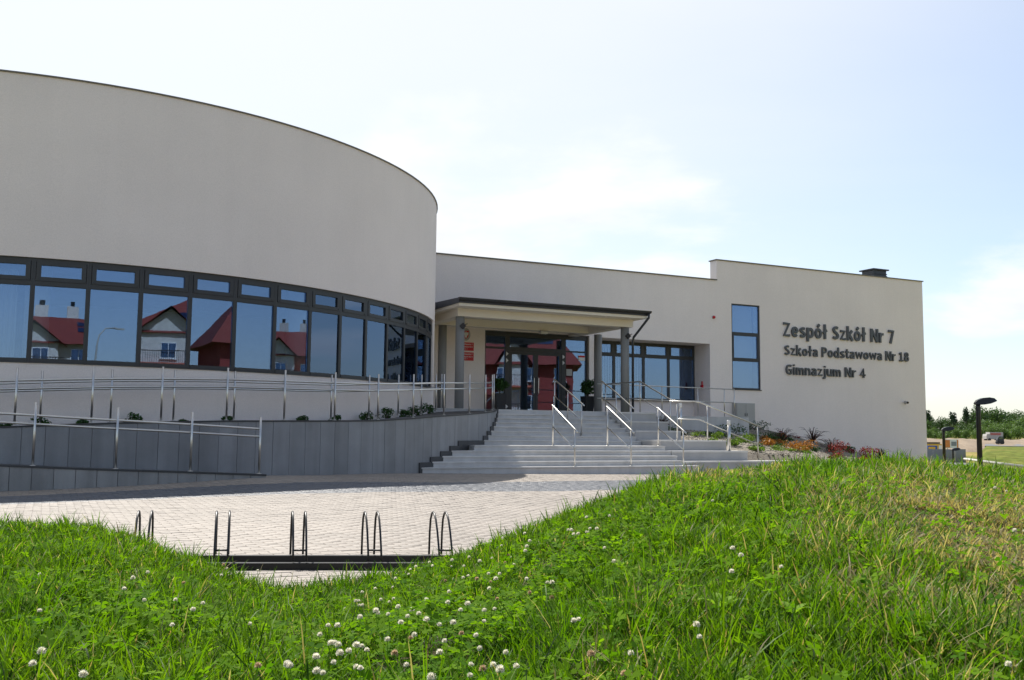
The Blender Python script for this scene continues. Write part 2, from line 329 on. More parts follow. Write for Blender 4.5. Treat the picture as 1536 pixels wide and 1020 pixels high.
# paving stones: running bond of 20 x 10 cm setts
PLn, PW, PH = .2, .1, .06
cx = []; cy = []
for j, y in enumerate(np.arange(4.6, 23.9, PW)):
    xs = np.arange(-6.5 + (PLn / 2 if j % 2 else 0), 19.5, PLn); cx.append(xs); cy.append(np.full(len(xs), y))
cx = np.concatenate(cx); cy = np.concatenate(cy)
gzp = ground_z(cx, cy); rr = np.hypot(cx - CS, cy - CD); thp = np.degrees(np.arctan2(cx - CS, CD - cy))
keep = (gzp < .05) & ((rr > 15.2) | ((rr > 13.5) & (thp > 13.6))) & ((cy < 23.35) | (cx < 8.4))
cx, cy = cx[keep], cy[keep]
topb = np.interp(cx, [-8, -.6, 3.75, 10.3, 12.7, 20], [16.2, 17.1, 17.6, 19.3, 19.9, 21.7]); botb = np.interp(cx, [-8, -.5, 8.4, 10.6, 20], [14.3, 15.15, 15.75, 16.4, 19.1])
band = (cy < topb) & (cy > botb)
cz = plaza_z(cx, cy)
Zd = cx * FWX + cy * FWY; Xd = cx * RTX + cy * RTY; vis = (np.abs(Xd / Zd) < .5) & (Xd / Zd > -.42) & (Xd / Zd < .02) & (gzp[keep] < -.02)
score = np.where(vis & ~band, Zd, 1e9); near300 = np.argsort(score)[:300]; isn = np.zeros(len(cx), bool); isn[near300] = True
ux = (PLn - .0035) / 2; uy = (PW - .0035) / 2; bv = .0035
tmpl = np.array([(-ux, -uy, -PH), (ux, -uy, -PH), (ux, uy, -PH), (-ux, uy, -PH), (-ux, -uy, -bv), (ux, -uy, -bv), (ux, uy, -bv), (-ux, uy, -bv), (-ux + bv, -uy + bv, 0), (ux - bv, -uy + bv, 0), (ux - bv, uy - bv, 0), (-ux + bv, uy - bv, 0)])
tf = np.array([(0, 1, 5, 4), (1, 2, 6, 5), (2, 3, 7, 6), (3, 0, 4, 7), (4, 5, 9, 8), (5, 6, 10, 9), (6, 7, 11, 10), (7, 4, 8, 11), (8, 9, 10, 11)])
def sett_batch(sel, name, mat):
    k = int(sel.sum()); jit = rng.normal(0, .0012, k)
    C = np.stack([cx[sel], cy[sel], cz[sel] + jit], -1); V = (C[:, None, :] + tmpl[None]).reshape(-1, 3); F = (np.arange(k)[:, None, None] * 12 + tf[None]).reshape(-1, 4)
    return tag(npmesh(name, V, [F], mat, parent=plaza), None, kind='stuff')
sett_batch(~band & ~isn, 'beige_paving', 'paver'); sett_batch(band, 'grey_paving', 'paver_d')
pm = bpy.data.meshes.new('paving_stone'); pm.from_pydata([tuple(v) for v in tmpl], [], [tuple(int(i) for i in f) for f in tf])
# single setts share one mesh; tone varies per stone
mp_ = M['paver'].copy(); tt = mp_.node_tree; oi = tt.nodes.new('ShaderNodeObjectInfo')
for ln in list(tt.links):
    if ln.from_socket.name == 'Random Per Island': tt.links.new(oi.outputs['Random'], ln.to_socket)
pm.materials.append(mp_)
for i in np.nonzero(isn)[0]:
    o = bpy.data.objects.new('paving_stone', pm); o.location = (cx[i], cy[i], cz[i] + random.gauss(0, .0012)); COL.objects.link(o); o.parent = plaza
# ------------------------------------------------------------------ school building
RD = 11.6; HD = 8.46; SILL = 2.38; HEAD = 4.58; PLT = 1.775; FD = 34.1
B = thing('school_building', 'pale grey plastered school with a curved glazed hall, entrance canopy and flat-roofed wing', 'building', (19, 40, 0))
def RDf(th): t = (th + 180) % 360 - 180; return RD + .19 * float(sstep(t, 30, 74)) * float(1 - sstep(t, 110, 150))
def ring(ths, ro, ri, z0, z1, mb=None):
    mb = mb or MB(); k = len(ths); vs = []
    for th in ths:
        for r, z in ((ro, z0), (ro, z1), (ri, z1), (ri, z0)): x, y = pol(th, r(th) if callable(r) else r); vs.append((x, y, z(th) if callable(z) else z))
    fs = []
    for i in range(k - 1):
        for j in range(4): a = i * 4 + j; b = i * 4 + (j + 1) % 4; fs.append((a, a + 4, b + 4, b))
    fs += [(0, 1, 2, 3), tuple((k - 1) * 4 + j for j in (3, 2, 1, 0))]
    return mb.add(vs, fs)
TH = [1.58 + 5.28 * k for k in range(-9, 13)]    # window joints: -45.9 .. 64.9
full = list(np.linspace(-180, 180, 145))
auto_smooth(ring(full, RDf, lambda t: RDf(t) - .4, HEAD, HD).build('upper_wall', 'plaster', B))
auto_smooth(ring(full, lambda t: RDf(t) - .002, lambda t: RDf(t) - .4, -.5, SILL).build('lower_wall', 'plaster', B))
auto_smooth(ring(list(np.linspace(TH[-1] + .3, 360 + TH[0] - .3, 110)), lambda t: RDf(t) - .004, lambda t: RDf(t) - .4, SILL, HEAD).build('side_wall', 'plaster', B))
auto_smooth(ring(full, lambda t: RDf(t) + .035, lambda t: RDf(t) - .45, HD, HD + .03).build('parapet_flashing', 'flash', B))
MB().prism([pol(t, RD - .2) for t in np.linspace(-180, 175, 72)], HD - .5, HD - .3).build('hall_roof', 'roofmem', B)
MB().prism([pol(t, RD - .42) for t in np.linspace(-180, 175, 72)], 1.6, 1.8).build('hall_floor', 'infloor', B)
MB().prism([pol(t, RD - .42) for t in np.linspace(-180, 175, 72)], 4.85, 4.95).build('hall_ceiling', 'ceiling', B)
MB().box(-10.4, 11.3, 33.2, 33.35, 1.8, 4.85).build('hall_back_wall', 'inner', B)
arc = [( -2.2 + 1.05 * math.cos(w), 22.6 + .15, HD + .05 + .16 * math.sin(w)) for w in np.linspace(0, math.pi, 14)]
MB().tube(arc, .012, 6).build('roof_cable', 'gutter', B)
for i in range(len(TH) - 1):
    a, b = pol(TH[i], RDf(TH[i]) - .07), pol(TH[i + 1], RDf(TH[i + 1]) - .07); Lw = math.hypot(b[0] - a[0], b[1] - a[1]); t = ((b[0] - a[0]) / Lw, (b[1] - a[1]) / Lw); nn = (t[1], -t[0])
    m = MB(); fr = lambda a0, a1, z0, z1, d0=-.07, d1=.02, mm=m: mm.fbox(a, t, nn, a0, a1, d0, d1, z0, z1)
    fr(0, .045, SILL, HEAD); fr(Lw - .045, Lw, SILL, HEAD); fr(.045, Lw - .045, SILL, SILL + .10, -.07, .035); fr(.045, Lw - .045, HEAD - .07, HEAD); fr(.045, Lw - .045, 4.00, 4.10, -.07, .018)
    wdw = m.build('window', 'frame', B)
    MB().fbox(a, t, nn, .046, Lw - .046, -.03, -.018, SILL + .101, 3.999).build('pane', 'glass', wdw)
    s_ = MB(); z0, z1, x0, x1 = 4.102, HEAD - .072, .055, Lw - .055
    for q in ((x0, x1, z0, z0 + .085), (x0, x1, z1 - .075, z1), (x0, x0 + .09, z0 + .085, z1 - .075), (x1 - .09, x1, z0 + .085, z1 - .075)): s_.fbox(a, t, nn, q[0], q[1], -.04, .032, q[2], q[3])
    for q in (x0 + .05, x1 - .05): s_.fbox(a, t, nn, q - .012, q + .012, .033, .045, z0 + .02, z0 + .045)
    s_.build('sash', 'frame', wdw)
    MB().fbox(a, t, nn, x0 + .091, x1 - .091, -.02, -.008, z0 + .086, z1 - .076).build('sash_pane', 'glass', wdw)
    MB().fbox(a, t, nn, 0, Lw, .036, .10, SILL + .0, SILL + .025).build('sill', 'frame', wdw)
# interior columns and drawn curtains seen through the panes
for th in (-3.4, 28.6, 60): MB().lathe((*pol(th, 10.9), 1.8), [(.25, 0), (.25, 3.05)], 20).build('interior_column', 'white', B, True)
def curtain(th0, th1, r=10.98, mat='curtain'):
    k = int((th1 - th0) * 9) + 2; m = MB(); vs = []
    for i in range(k):
        th = th0 + (th1 - th0) * i / (k - 1)
        for z in (1.9, 4.4): vs.append((*pol(th, r + .05 * math.sin(i * 1.3)), z))
    m.add(vs, [(2 * i, 2 * i + 2, 2 * i + 3, 2 * i + 1) for i in range(k - 1)])
    return m.build('curtain', mat, B, True)
curtain(-7.5, -5.4); curtain(34.2, 36.0); curtain(-20, -17)
# wing walls with openings
def wall_holes(mb, x0, x1, z0, z1, y, th, holes):
    xs = sorted({x0, x1, *[h[0] for h in holes], *[h[1] for h in holes]}); zs = sorted({z0, z1, *[h[2] for h in holes], *[h[3] for h in holes]})
    inh = lambda x, z: any(h[0] < x < h[1] and h[2] < z < h[3] for h in holes)
    for i in range(len(xs) - 1):
        for j in range(len(zs) - 1):
            xm, zm = (xs[i] + xs[i + 1]) / 2, (zs[j] + zs[j + 1]) / 2
            if inh(xm, zm): continue
            a, b, c, d = xs[i], xs[i + 1], zs[j], zs[j + 1]
            mb.add([(a, y, c), (b, y, c), (b, y, d), (a, y, d)], [(0, 1, 2, 3)]); mb.add([(a, y + th, c), (b, y + th, c), (b, y + th, d), (a, y + th, d)], [(3, 2, 1, 0)])
    for a, b, c, d in holes:
        mb.add([(a, y, c), (a, y + th, c), (a, y + th, d), (a, y, d)], [(0, 1, 2, 3)]); mb.add([(b, y, c), (b, y + th, c), (b, y + th, d), (b, y, d)], [(3, 2, 1, 0)])
        mb.add([(a, y, d), (a, y + th, d), (b, y + th, d), (b, y, d)], [(0, 1, 2, 3)]); mb.add([(a, y, c), (a, y + th, c), (b, y + th, c), (b, y, c)], [(3, 2, 1, 0)])
    return mb
LT = 7.80; TT = 8.70; S0, S1, S2 = 9.5, 26.30, 38.92
DOOR = (15.18, 19.84, PLT, 5.0); REC = (20.25, 26.0199, PLT, 4.97); WIN = (27.09, 28.67, 3.04, 6.83); RECD = 1.1
wall_holes(MB(), S0, S1, .2, LT, FD, .35, [DOOR, (REC[0], 25.9, REC[2], REC[3])]).build('entrance_wall', 'plaster', B)
m = wall_holes(MB(), S1, S2, -2.2, TT, FD, .45, [(WIN[0], WIN[1], WIN[2], WIN[3])])
m.add([(S1, FD, -2.2), (S1, FD + .45, -2.2), (S1, FD + .45, TT), (S1, FD, TT)], [(3, 2, 1, 0)])
m.build('office_wall', 'plaster', B)
m = MB(); m.box(S2 - .3, S2, FD + .45, 52, -2.2, TT).box(S1 + .3, S2 - .3, 51.7, 52, 0, TT - 1.2); m.build('office_side_wall', 'plaster', B)
MB().box(S1 + .01, S2 - .3, FD + .45, 51.7, LT - .7, LT - .4).build('office_roof', 'roofmem', B)
MB().box(10, S1, FD + .36, 52, LT - .5, LT - .3).box(9.6, 10, 34.5, 52, 0, LT).box(10, S1, 51.7, 52, 0, LT).build('entrance_roof', 'roofmem', B)
m = MB(); m.box(11.8, S1 - .002, FD - .05, FD + .42, LT, LT + .045); m.build('entrance_flashing', 'flash', B)
m = MB(); m.box(S1 - .05, S2 + .05, FD - .05, FD + .5, TT, TT + .045).box(S2 - .35, S2 + .05, FD + .5, 52, TT, TT + .043); m.build('office_flashing', 'flash', B)
m = MB(); vx0, vx1, vy0, vy1 = 36.35, 37.2, 34.75, 35.5; m.box(vx0, vx1, vy0, vy1, TT - 1.2, TT + .50)
for k in range(3): m.box(vx0 - .03, vx1 + .03, vy0 - .03, vy1 + .03, TT + .10 + k * .10, TT + .14 + k * .10)
m.box(vx0 - .1, vx1 + .1, vy0 - .1, vy1 + .1, TT + .50, TT + .56); m.build('roof_vent', 'gutter', B)
# recess
m = MB(); y0 = FD + .35; y1 = FD + RECD
m.box(REC[0], 25.9, y1 + .12, y1 + .3, PLT, 2.50); m.build('recess_sill_wall', 'plaster', B)
MB().add([(25.9, y0, PLT), (25.9, y1 + .3, PLT), (25.9, y1 + .3, 4.97), (25.9, y0, 4.97)], [(3, 2, 1, 0)]).add([(REC[0], y0, PLT), (REC[0], y1 + .3, PLT), (REC[0], y1 + .3, 4.97), (REC[0], y0, 4.97)], [(0, 1, 2, 3)]).add([(REC[0], y0, 4.97), (REC[0], y1 + .3, 4.97), (25.9, y1 + .3, 4.97), (25.9, y0, 4.97)], [(0, 1, 2, 3)]).build('recess_lining', 'plaster', B)
def flat_window(x0, x1, z0, z1, y, bars, name='window', fwid=.06, dep=.08, sash=(), parent=B):
    m = MB(); m.box(x0, x1, y, y + dep, z0, z0 + fwid).box(x0, x1, y, y + dep, z1 - fwid, z1).box(x0, x0 + fwid, y, y + dep, z0 + fwid, z1 - fwid).box(x1 - fwid, x1, y, y + dep, z0 + fwid, z1 - fwid)
    zs = [z0 + fwid]
    for b in bars: m.box(x0 + fwid, x1 - fwid, y + .002, y + dep, b - .04, b + .04); zs += [b - .04, b + .04]
    zs.append(z1 - fwid); w = m.build(name, 'frame', parent)
    for k in range(0, len(zs), 2):
        e = .0
        if k // 2 in sash:
            e = .07; s_ = MB(); a, b, c, d = x0 + fwid + .004, x1 - fwid - .004, zs[k] + .004, zs[k + 1] - .004
            s_.box(a, b, y - .012, y + .05, c, c + e).box(a, b, y - .012, y + .05, d - e, d).box(a, a + e, y - .012, y + .05, c + e, d - e).box(b - e, b, y - .012, y + .05, c + e, d - e); s_.build('sash', 'frame', w)
        MB().box(x0 + fwid + e + .005, x1 - fwid - e - .005, y + .03, y + .042, zs[k] + e + .005, zs[k + 1] - e - .005).build('pane', 'glass', w)
    return w
for a, b in ((20.26, 21.7), (21.7, 23.2), (23.2, 24.5), (24.5, 25.89)): flat_window(a + .001, b - .001, 2.50, 4.96, y1, (4.36,), sash=(1,))
MB().box(20.26, 25.89, y1 - .06, y1 - .001, 2.47, 2.53).build('window_sill', 'frame', B)
flat_window(WIN[0] + .002, WIN[1] - .002, WIN[2] + .002, WIN[3] - .002, FD + .03, (4.32, 5.53), sash=(1,))
MB().box(WIN[0] - .02, WIN[1] + .04, FD - .04, FD + .028, WIN[2] - .035, WIN[2] - .002).build('window_sill', 'frame', B)
# rooms behind the wing windows
m = MB(); m.box(10.2, 25.95, 39, 39.2, PLT, 5.2).box(27, 29.5, 37.5, 37.7, 2, 8); m.build('inner_partition', 'inner', B)
MB().box(10.2, 25.98, FD + .5, 39, PLT - .2, PLT - .01).box(26.4, 30, FD + .5, 37.5, 2.0, 2.1).build('inner_floor', 'infloor', B)
MB().box(10.2, 25.98, FD + .5, 39, 5.05, 5.2).build('inner_ceiling', 'ceiling', B)
def blinds(x0, x1, y, z0, z1, w=.12):
    m = MB(); x = x0
    while x < x1: m.add([(x, y, z0), (x + w * .8, y + .05, z0), (x + w * .8, y + .05, z1), (x, y, z1)], [(0, 1, 2, 3)]); x += w
    return m.build('blind', 'curtain', B)
blinds(20.4, 21.65, y1 + .35, 2.55, 4.9); blinds(21.75, 23.1, y1 + .35, 2.55, 4.9); MB().box(27.15, 28.62, FD + .50, FD + .51, 3.1, 6.8).build('blind', 'curtain', B)
# entrance door screen
yd = FD + .12
m = MB()
for a, b, c, d in ((15.19, 19.83, 4.80, 4.99), (15.19, 15.26, PLT, 4.80), (19.74, 19.83, PLT, 4.80), (16.10, 16.30, PLT, 4.80), (18.62, 18.82, PLT, 4.80), (15.26, 16.10, 4.30, 4.38), (16.30, 18.62, 4.22, 4.40), (18.82, 19.74, 4.30, 4.36), (15.26, 16.10, PLT, PLT + .08), (18.82, 19.74, PLT, PLT + .08)): m.box(a, b, yd, yd + .1, c, d)
scr = m.build('door_screen', 'frame', B)
for a, b, c, d in ((15.26, 16.10, PLT + .08, 4.30), (15.26, 16.10, 4.38, 4.80), (16.30, 18.62, 4.40, 4.80), (18.82, 19.74, 4.36, 4.80), (18.82, 19.74, PLT + .08, 4.30)): MB().box(a + .001, b - .001, yd + .04, yd + .052, c + .001, d - .001).build('pane', 'glass', scr)
for a, b, h in ((16.31, 17.455, 17.36), (17.465, 18.61, 17.56)):
    m = MB(); y = yd + .01
    m.box(a, a + .1, y, y + .07, PLT + .02, 4.215).box(b - .1, b, y, y + .07, PLT + .02, 4.215).box(a + .1, b - .1, y, y + .07, 4.115, 4.215).box(a + .1, b - .1, y, y + .07, PLT + .02, PLT + .16); dr = m.build('door', 'frame', B)
    MB().box(a + .101, b - .101, y + .03, y + .042, PLT + .161, 4.114).build('pane', 'glass', dr)
    MB().tube([(h, y - .005, 2.55), (h, y - .07, 2.6), (h, y - .07, 3.2), (h, y - .005, 3.25)], .015, 8).build('handle', 'steel', dr)
m = MB()
for x, z in ((16.2, 4.12), (16.2, 3.86), (18.72, 4.1), (18.72, 3.86), (16.2, 2.05)):
    m.add([(x - .05, yd - .003, z + .09), (x - .05, yd - .003, z - .09), (x + .05, yd - .003, z)], [(0, 1, 2)])
m.build('door_sticker', 'white', B)
MB().box(19.42, 19.72, yd + .02, yd + .03, 3.98, 4.2).build('notice', 'white', B); MB().box(19.43, 19.71, yd + .012, yd + .019, 4.12, 4.19).build('notice', 'red', B)
MB().box(18.86, 19.12, yd + .02, yd + .03, 3.35, 3.62).build('notice', 'boxgrey', B)
# canopy
cb = MB(); cb.box(12.3, 19.25, 29.9, 30.3, 4.93, 5.19).box(12.32, 12.7, 30.3, FD - .003, 4.935, 5.188).box(18.86, 19.23, 30.3, FD - .003, 4.935, 5.188).box(12.7, 18.86, 32.5, 32.85, 4.91, 5.186)
can = cb.build('canopy', 'bounce_cream', B)
MB().box(12.08, 19.42, 29.25, FD - .003, 5.192, 5.29).build('soffit', 'bounce_cream', can)
m = MB(); m.add([(12.05, 29.2, 5.292), (19.45, 29.2, 5.292), (19.45, FD - .003, 5.292), (12.05, FD - .003, 5.292), (12.05, 29.2, 5.46), (19.45, 29.2, 5.46), (19.45, FD - .003, 5.64), (12.05, FD - .003, 5.64)], [(0, 3, 2, 1), (4, 5, 6, 7), (0, 1, 5, 4), (1, 2, 6, 5), (2, 3, 7, 6), (3, 0, 4, 7)]); m.build('canopy_roof', 'gutter', can)
m = MB(); g = [(math.cos(w) * .085, math.sin(w) * .085) for w in np.linspace(math.pi, 2 * math.pi, 9)]
vs = [(x, 29.12 + p, 5.45 + q) for x in (12.0, 19.5) for p, q in g]; m.add(vs, [(i, i + 1, 10 + i, 9 + i) for i in range(8)] + [tuple(range(9)), tuple(range(17, 8, -1))]); m.build('gutter', 'gutter', can)
MB().tube([(19.42, 29.12, 5.36), (19.42, 29.12, 5.22), (19.22, 29.82, 4.55), (19.21, 29.86, 4.42), (19.21, 29.86, PLT)], .045, 10).build('downpipe', 'gutter', can, True)
for x, y, zt in ((12.47, 30.1, 4.93), (19.02, 30.1, 4.93), (12.86, 32.7, 4.91), (19.42, 32.7, 4.91)): MB().lathe((x, y, PLT), [(.155, 0), (.155, zt - PLT)], 24).build('column', 'column', can, True)
# platform and staircase
st = thing('entrance_stairs', 'wide grey stone staircase in two flights up to the school doors', 'stairs', (13, 23.3, 0))
MB().box(10.4, 18.56, 28.02, FD - .002, .3, PLT - .03).box(18.56, 25.6, 31.2, FD - .002, .3, PLT - .031).box(19.9, 25.9, FD - .002, FD + RECD + .12, .5, PLT - .005).build('platform', 'step', st)
k = 0
for i in range(14):
    for j in range(7):
        x0 = 10.42 + i * .6; y0_ = 28.0 + j * .87
        if x0 + .6 > 18.8: continue
        MB().box(x0 + .003, x0 + .597, y0_ + .003, min(y0_ + .867, FD - .004), PLT - .03, PLT).build('platform_slab', 'tread', st)
RIS = PLT / 13
def dfront(i): return 23.3 + .31 * (i - 1) if i <= 5 else 25.83 + .31 * (i - 6)
def sleft(d): return CS + math.sqrt(r_out(math.degrees(math.atan2(8.5 + (d - 23.3) * .9, CD - d))) ** 2 - (CD - d) ** 2) + .0
for i in range(1, 13):
    d0, d1 = dfront(i), dfront(i + 1); zt = RIS * i; xr = 17.3 if i == 1 else 16.94; xl = sleft(d0 if i != 5 else 25.0)
    sp = MB().box(xl, xr, d0 + .015, d1 + .03, (-.4 if i < 3 else zt - RIS - .03), zt - .035).build('step', 'step', st)
    xs = [xl]; 
    while xs[-1] < xr - 1.6: xs.append(xs[-1] + 1.25 + .1 * ((i * 7 + len(xs)) % 3))
    xs.append(xr)
    for a, b in zip(xs[:-1], xs[1:]): MB().box(a + .002, b - .002, d0 - .012, d1 + .014, zt - .0345, zt).build('tread', 'tread', sp)
MB().box(sleft(28.0), 16.94, 28.005, 28.06, PLT - RIS - .03, PLT - .031).build('step', 'step', st)
def th_at(d):
    th = 40.0
    for _ in range(20): th = math.degrees(math.acos((CD - d) / r_out(th)))
    return th
for i in range(1, 14):      # dark stepped skirting on the ramp wall
    t0 = th_at(dfront(i) - .03); t1 = th_at(dfront(i + 1) if i < 13 else 28.25)
    ring(list(np.linspace(t0, t1, 5)), lambda t: r_out(t) + .035, lambda t: r_out(t) + .001, RIS * (i - 1) - .05, RIS * (i + 1) - .01 if i < 13 else PLT + .06).build('skirting', 'cheek', st)
for d0, d1, zt, xr in ((23.61, 24.2, .25, 21.6), (24.2, 24.8, .545, 19.81), (24.8, 26.2, .86, 19.46), (26.2, 26.8, 1.15, 18.72), (26.8, 27.4, 1.455, 18.64), (27.4, 28.015, 1.76, 18.57)):
    bl = MB().box(16.95, xr - .012, d0 + .014, d1 + .012, -.6, zt - .05).build('side_block', 'block', st)
    x = 16.95
    while x < xr - .05:
        e = min(x + 1.25, xr)
        if xr - e < .4: e = xr
        MB().box(x + .002, e - .002, d0, d1 + .011, zt - .0495, zt).build('tread', 'tread', bl); x = e
# ------------------------------------------------------------------ ramps
rp = thing('access_ramp', 'curved wheelchair ramp with dark granite walls sweeping round the glazed hall', 'ramp', (2, 20, 0))
ZT = lambda th: float(np.interp(th, [-60, -40, -4.8, 0, 5.1, 13.4, 18.9, 24.7, 30.6, 36.7, 42.9, 49.4, 60.5, 64], [.55, .72, 1.07, 1.13, 1.185, 1.245, 1.265, 1.285, 1.315, 1.39, 1.48, 1.555, 1.70, PLT]))
ZL = lambda th: float(np.interp(th, [-60, -45, -3.9, 1.3, 7.3, 13.6], [.75, .75, .42, .35, .28, .195]))
TU = list(np.linspace(-45, 64, 110)); TL = list(np.linspace(-45, 13.6, 60))
ring(TU, lambda t: r_out(t) - .06, lambda t: r_out(t) - .30, -.3, lambda t: ZT(t) - .02).build('wall_core', 'granite', rp)
ring(TU, lambda t: r_out(t) - .3, 12.0, -.3, lambda t: ZT(t) - .06).build('ramp_surface', 'cheek', rp)
ring(TU, 12.0, RD + .02, -.3, lambda t: ZT(t) - .10).build('planting_strip', 'soil', rp)
ring(TL, 15.02, 14.8, -.4, lambda t: ZL(t) - .02).build('wall_core', 'granite_w', rp)
ring(TL, 14.8, 13.36, -.3, lambda t: ZL(t) - .05).build('ramp_surface', 'cheek', rp)
def panels(t0, t1, dt, r, zt, zb, mat, name):
    t = t0
    while t < t1 - .2:
        e = min(t + dt, t1); g = .016
        ths = [t + g, (t + e) / 2, e - g]
        j = random.uniform(-.003, .003)
        ring(ths, (lambda q: r(q) + .0 + j), (lambda q: r(q) - .055), zb, zt).build(name, mat, rp); t = e
panels(-40, 63.9, 1.75, r_out, lambda t: ZT(t) - .035, -.25, 'granite', 'granite_panel')
panels(-40, 13.6, 1.31, lambda t: 15.1, lambda t: ZL(t) - .03, -.35, 'granite_w', 'granite_panel')
def coping(ths, ro, ri, zf, dt):
    for i in range(0, len(ths) - 1, dt): ring(ths[i:i + dt + 1], ro, ri, lambda t: zf(t) - .032, zf).build('coping_stone', 'cheek', rp)
coping(list(np.linspace(-40, 63.9, 121)), lambda t: r_out(t) + .015, lambda t: r_out(t) - .32, ZT, 4)
coping(list(np.linspace(-40, 13.6, 61)), 15.115, 14.78, ZL, 3)
# ------------------------------------------------------------------ railings
def post(mb, p, h, r=.021):
    mb.tube([(p[0], p[1], p[2]), (p[0], p[1], p[2] + h)], r, 10); mb.lathe(p, [(.05, 0), (.05, .008), (.024, .012)], 14)
def ramp_rail(label, ths, r, zf, h1, h2, t0, t1, hook=None):
    p0 = pol(ths[len(ths) // 2], r(ths[len(ths) // 2])); t = thing('ramp_railing', label, 'railing', (p0[0], p0[1], zf(ths[len(ths) // 2])))
    for th in ths:
        x, y = pol(th, r(th)); m = MB(); post(m, (x, y, zf(th)), 1.1)
        for h in (h1, h2): m.tube([(x, y, zf(th) + h), (*pol(th, r(th) - .055), zf(th) + h - .012)], .008, 6)
        m.build('post', 'steel', t, True)
    for h in (h1, h2):
        q = [(*pol(th, r(th) - .06), zf(th) + h) for th in np.linspace(t0, t1, 60)]
        MB().tube(q, .022, 10).build('rail', 'steel', t, True)
    if hook:
        a = (*pol(t1, r(t1) - .06), zf(t1)); b = (*pol(t1 + hook, r(t1) - .06), zf(t1) - .01); hm = (h1 + h2) / 2; rr_ = (h1 - h2) / 2
        q = [(a[0], a[1], a[2] + h1)] + [(a[0] + (b[0] - a[0]) * math.cos(w) , a[1] + (b[1] - a[1]) * math.cos(w), a[2] + hm + rr_ * math.sin(w)) for w in np.linspace(math.pi / 2, -math.pi / 2, 9)] + [(a[0], a[1], a[2] + h2)]
        MB().tube(q, .022, 10).build('rail_end', 'steel', t, True)
    return t
ramp_rail('steel railing on the low granite wall of the lower ramp, ending in a rounded hook', [-22, -17.1, -12.1, -7.1, -2.0, 3.1, 8.1, 13.2], lambda t: 15.0, ZL, .87, .72, -24, 13.3, .55)
ramp_rail('outer steel railing on the granite wall of the upper ramp, running to the stairs', [-33, -27.2, -21.4, -15.6, -9.7, -3.85, 1.9, 7.5, 13.3, 19.1, 25.0, 31.1, 37.3, 43.8, 50.6, 56.8, 61.3, 63.4], lambda t: r_out(t) - .1, ZT, .86, .70, -34, 63.4)
ramp_rail('inner steel railing of the upper ramp beside the planting strip under the windows', [-32, -26, -20.2, -14.4, -8.3, -2.2, 4.0, 10.0, 16.4, 22.5, 29.2, 35.9, 42.6, 50, 57.5, 63], lambda t: 12.1, ZT, .86, .70, -33, 63)
def stair_rail(label, s, pts, mids=True, ext=.16, flat=0):
    """pts: list of (d, z_base, height)"""
    t = thing('stair_handrail', label, 'handrail', (s, pts[0][0], pts[0][1]), )
    for d, z, h in pts: m = MB(); post(m, (s, d, z), h - .02); m.build('post', 'steel', t, True)
    a, b = pts[0], pts[-1]; sl_ = ((b[1] + b[2]) - (a[1] + a[2])) / (b[0] - a[0])
    q = [(s, a[0] - ext, a[1] + a[2] - sl_ * ext)] + [(s, d, z + h) for d, z, h in pts] + [(s, b[0] + .06 + flat, b[1] + b[2] + (.02 if not flat else 0))]
    MB().tube(q, .024, 10).build('rail', 'steel', t, True)
    MB().tube([(s, d, z + h * .47) for d, z, h in pts], .019, 10).build('mid_rail', 'steel', t, True)
    return t
for s, w in ((13.17, 'first lower handrail from the left, standing on the bottom flight of steps'), (15.0, 'middle lower handrail standing on the bottom flight of steps'), (16.8, 'right lower handrail at the end of the bottom flight of steps')):
    stair_rail('steel ' + w, s, [(23.42, RIS, 1.02), (24.7, RIS * 5, 1.14)])
stair_rail('steel upper handrail on the left, rising in front of the glass doors', 15.1, [(26.42, RIS * 7, 1.02), (27.32, RIS * 10, 1.03), (28.22, PLT, 1.02)])
stair_rail('steel upper handrail rising towards the right canopy column', 16.92, [(26.42, RIS * 7, .97), (27.32, RIS * 10, 1.03), (28.22, PLT, 1.02)])
stair_rail('steel upper handrail on the stone side blocks beside the planting bed', 18.5, [(26.5, 1.15, 1.03), (28.3, PLT, 1.07), (30.6, PLT, 1.07)])
t = thing('guard_rail', 'horizontal steel guard rail in front of the recessed windows', 'railing', (22.5, 31.35, PLT))
for x in (20.0, 21.5, 23.2, 24.5, 25.0):
    m = MB(); post(m, (x, 31.35, PLT - .03), 1.12); m.build('post', 'steel', t, True)
for h in (1.12, .58): MB().tube([(18.6, 31.35, PLT + h), (25.0, 31.35, PLT + h - .03)], .02, 10).build('rail', 'steel', t, True)
t = thing('side_handrail', 'bent steel handrail descending sideways over the planting bed right of the stairs', 'handrail', (19.2, 24.45, .86))
for x, zb, zt in ((17.6, .86, 2.0), (18.75, .86, 1.98), (20.45, .25, 1.32)): m = MB(); post(m, (x, 24.85 if x < 19 else 24.5, zb), zt - zb); m.build('post', 'steel', t, True)
MB().tube([(17.35, 24.9, 2.06), (18.25, 24.82, 2.07), (18.42, 24.8, 2.05), (20.6, 24.5, 1.30)], .024, 10).build('rail', 'steel', t, True)
MB().tube([(17.6, 24.86, 1.52), (18.42, 24.82, 1.51), (20.45, 24.5, .74)], .019, 10).build('mid_rail', 'steel', t, True)
for x, y, z, h, lb in ((19.15, 24.3, .545, .95, 'short white bollard light on the lower stone block, right of the handrails'), (18.9, 26.5, 1.15, .92, 'white bollard light on the upper stone block near the recessed windows')):
    t = thing('bollard_light', lb, 'bollard', (x, y, z)); MB().lathe((x, y, z), [(.055, 0), (.055, h - .16)], 16).build('post', 'steel', t, True); MB().lathe((x, y, z + h - .16), [(.054, 0), (.054, .13), (.05, .16)], 16).build('lamp_head', 'white', t, True)
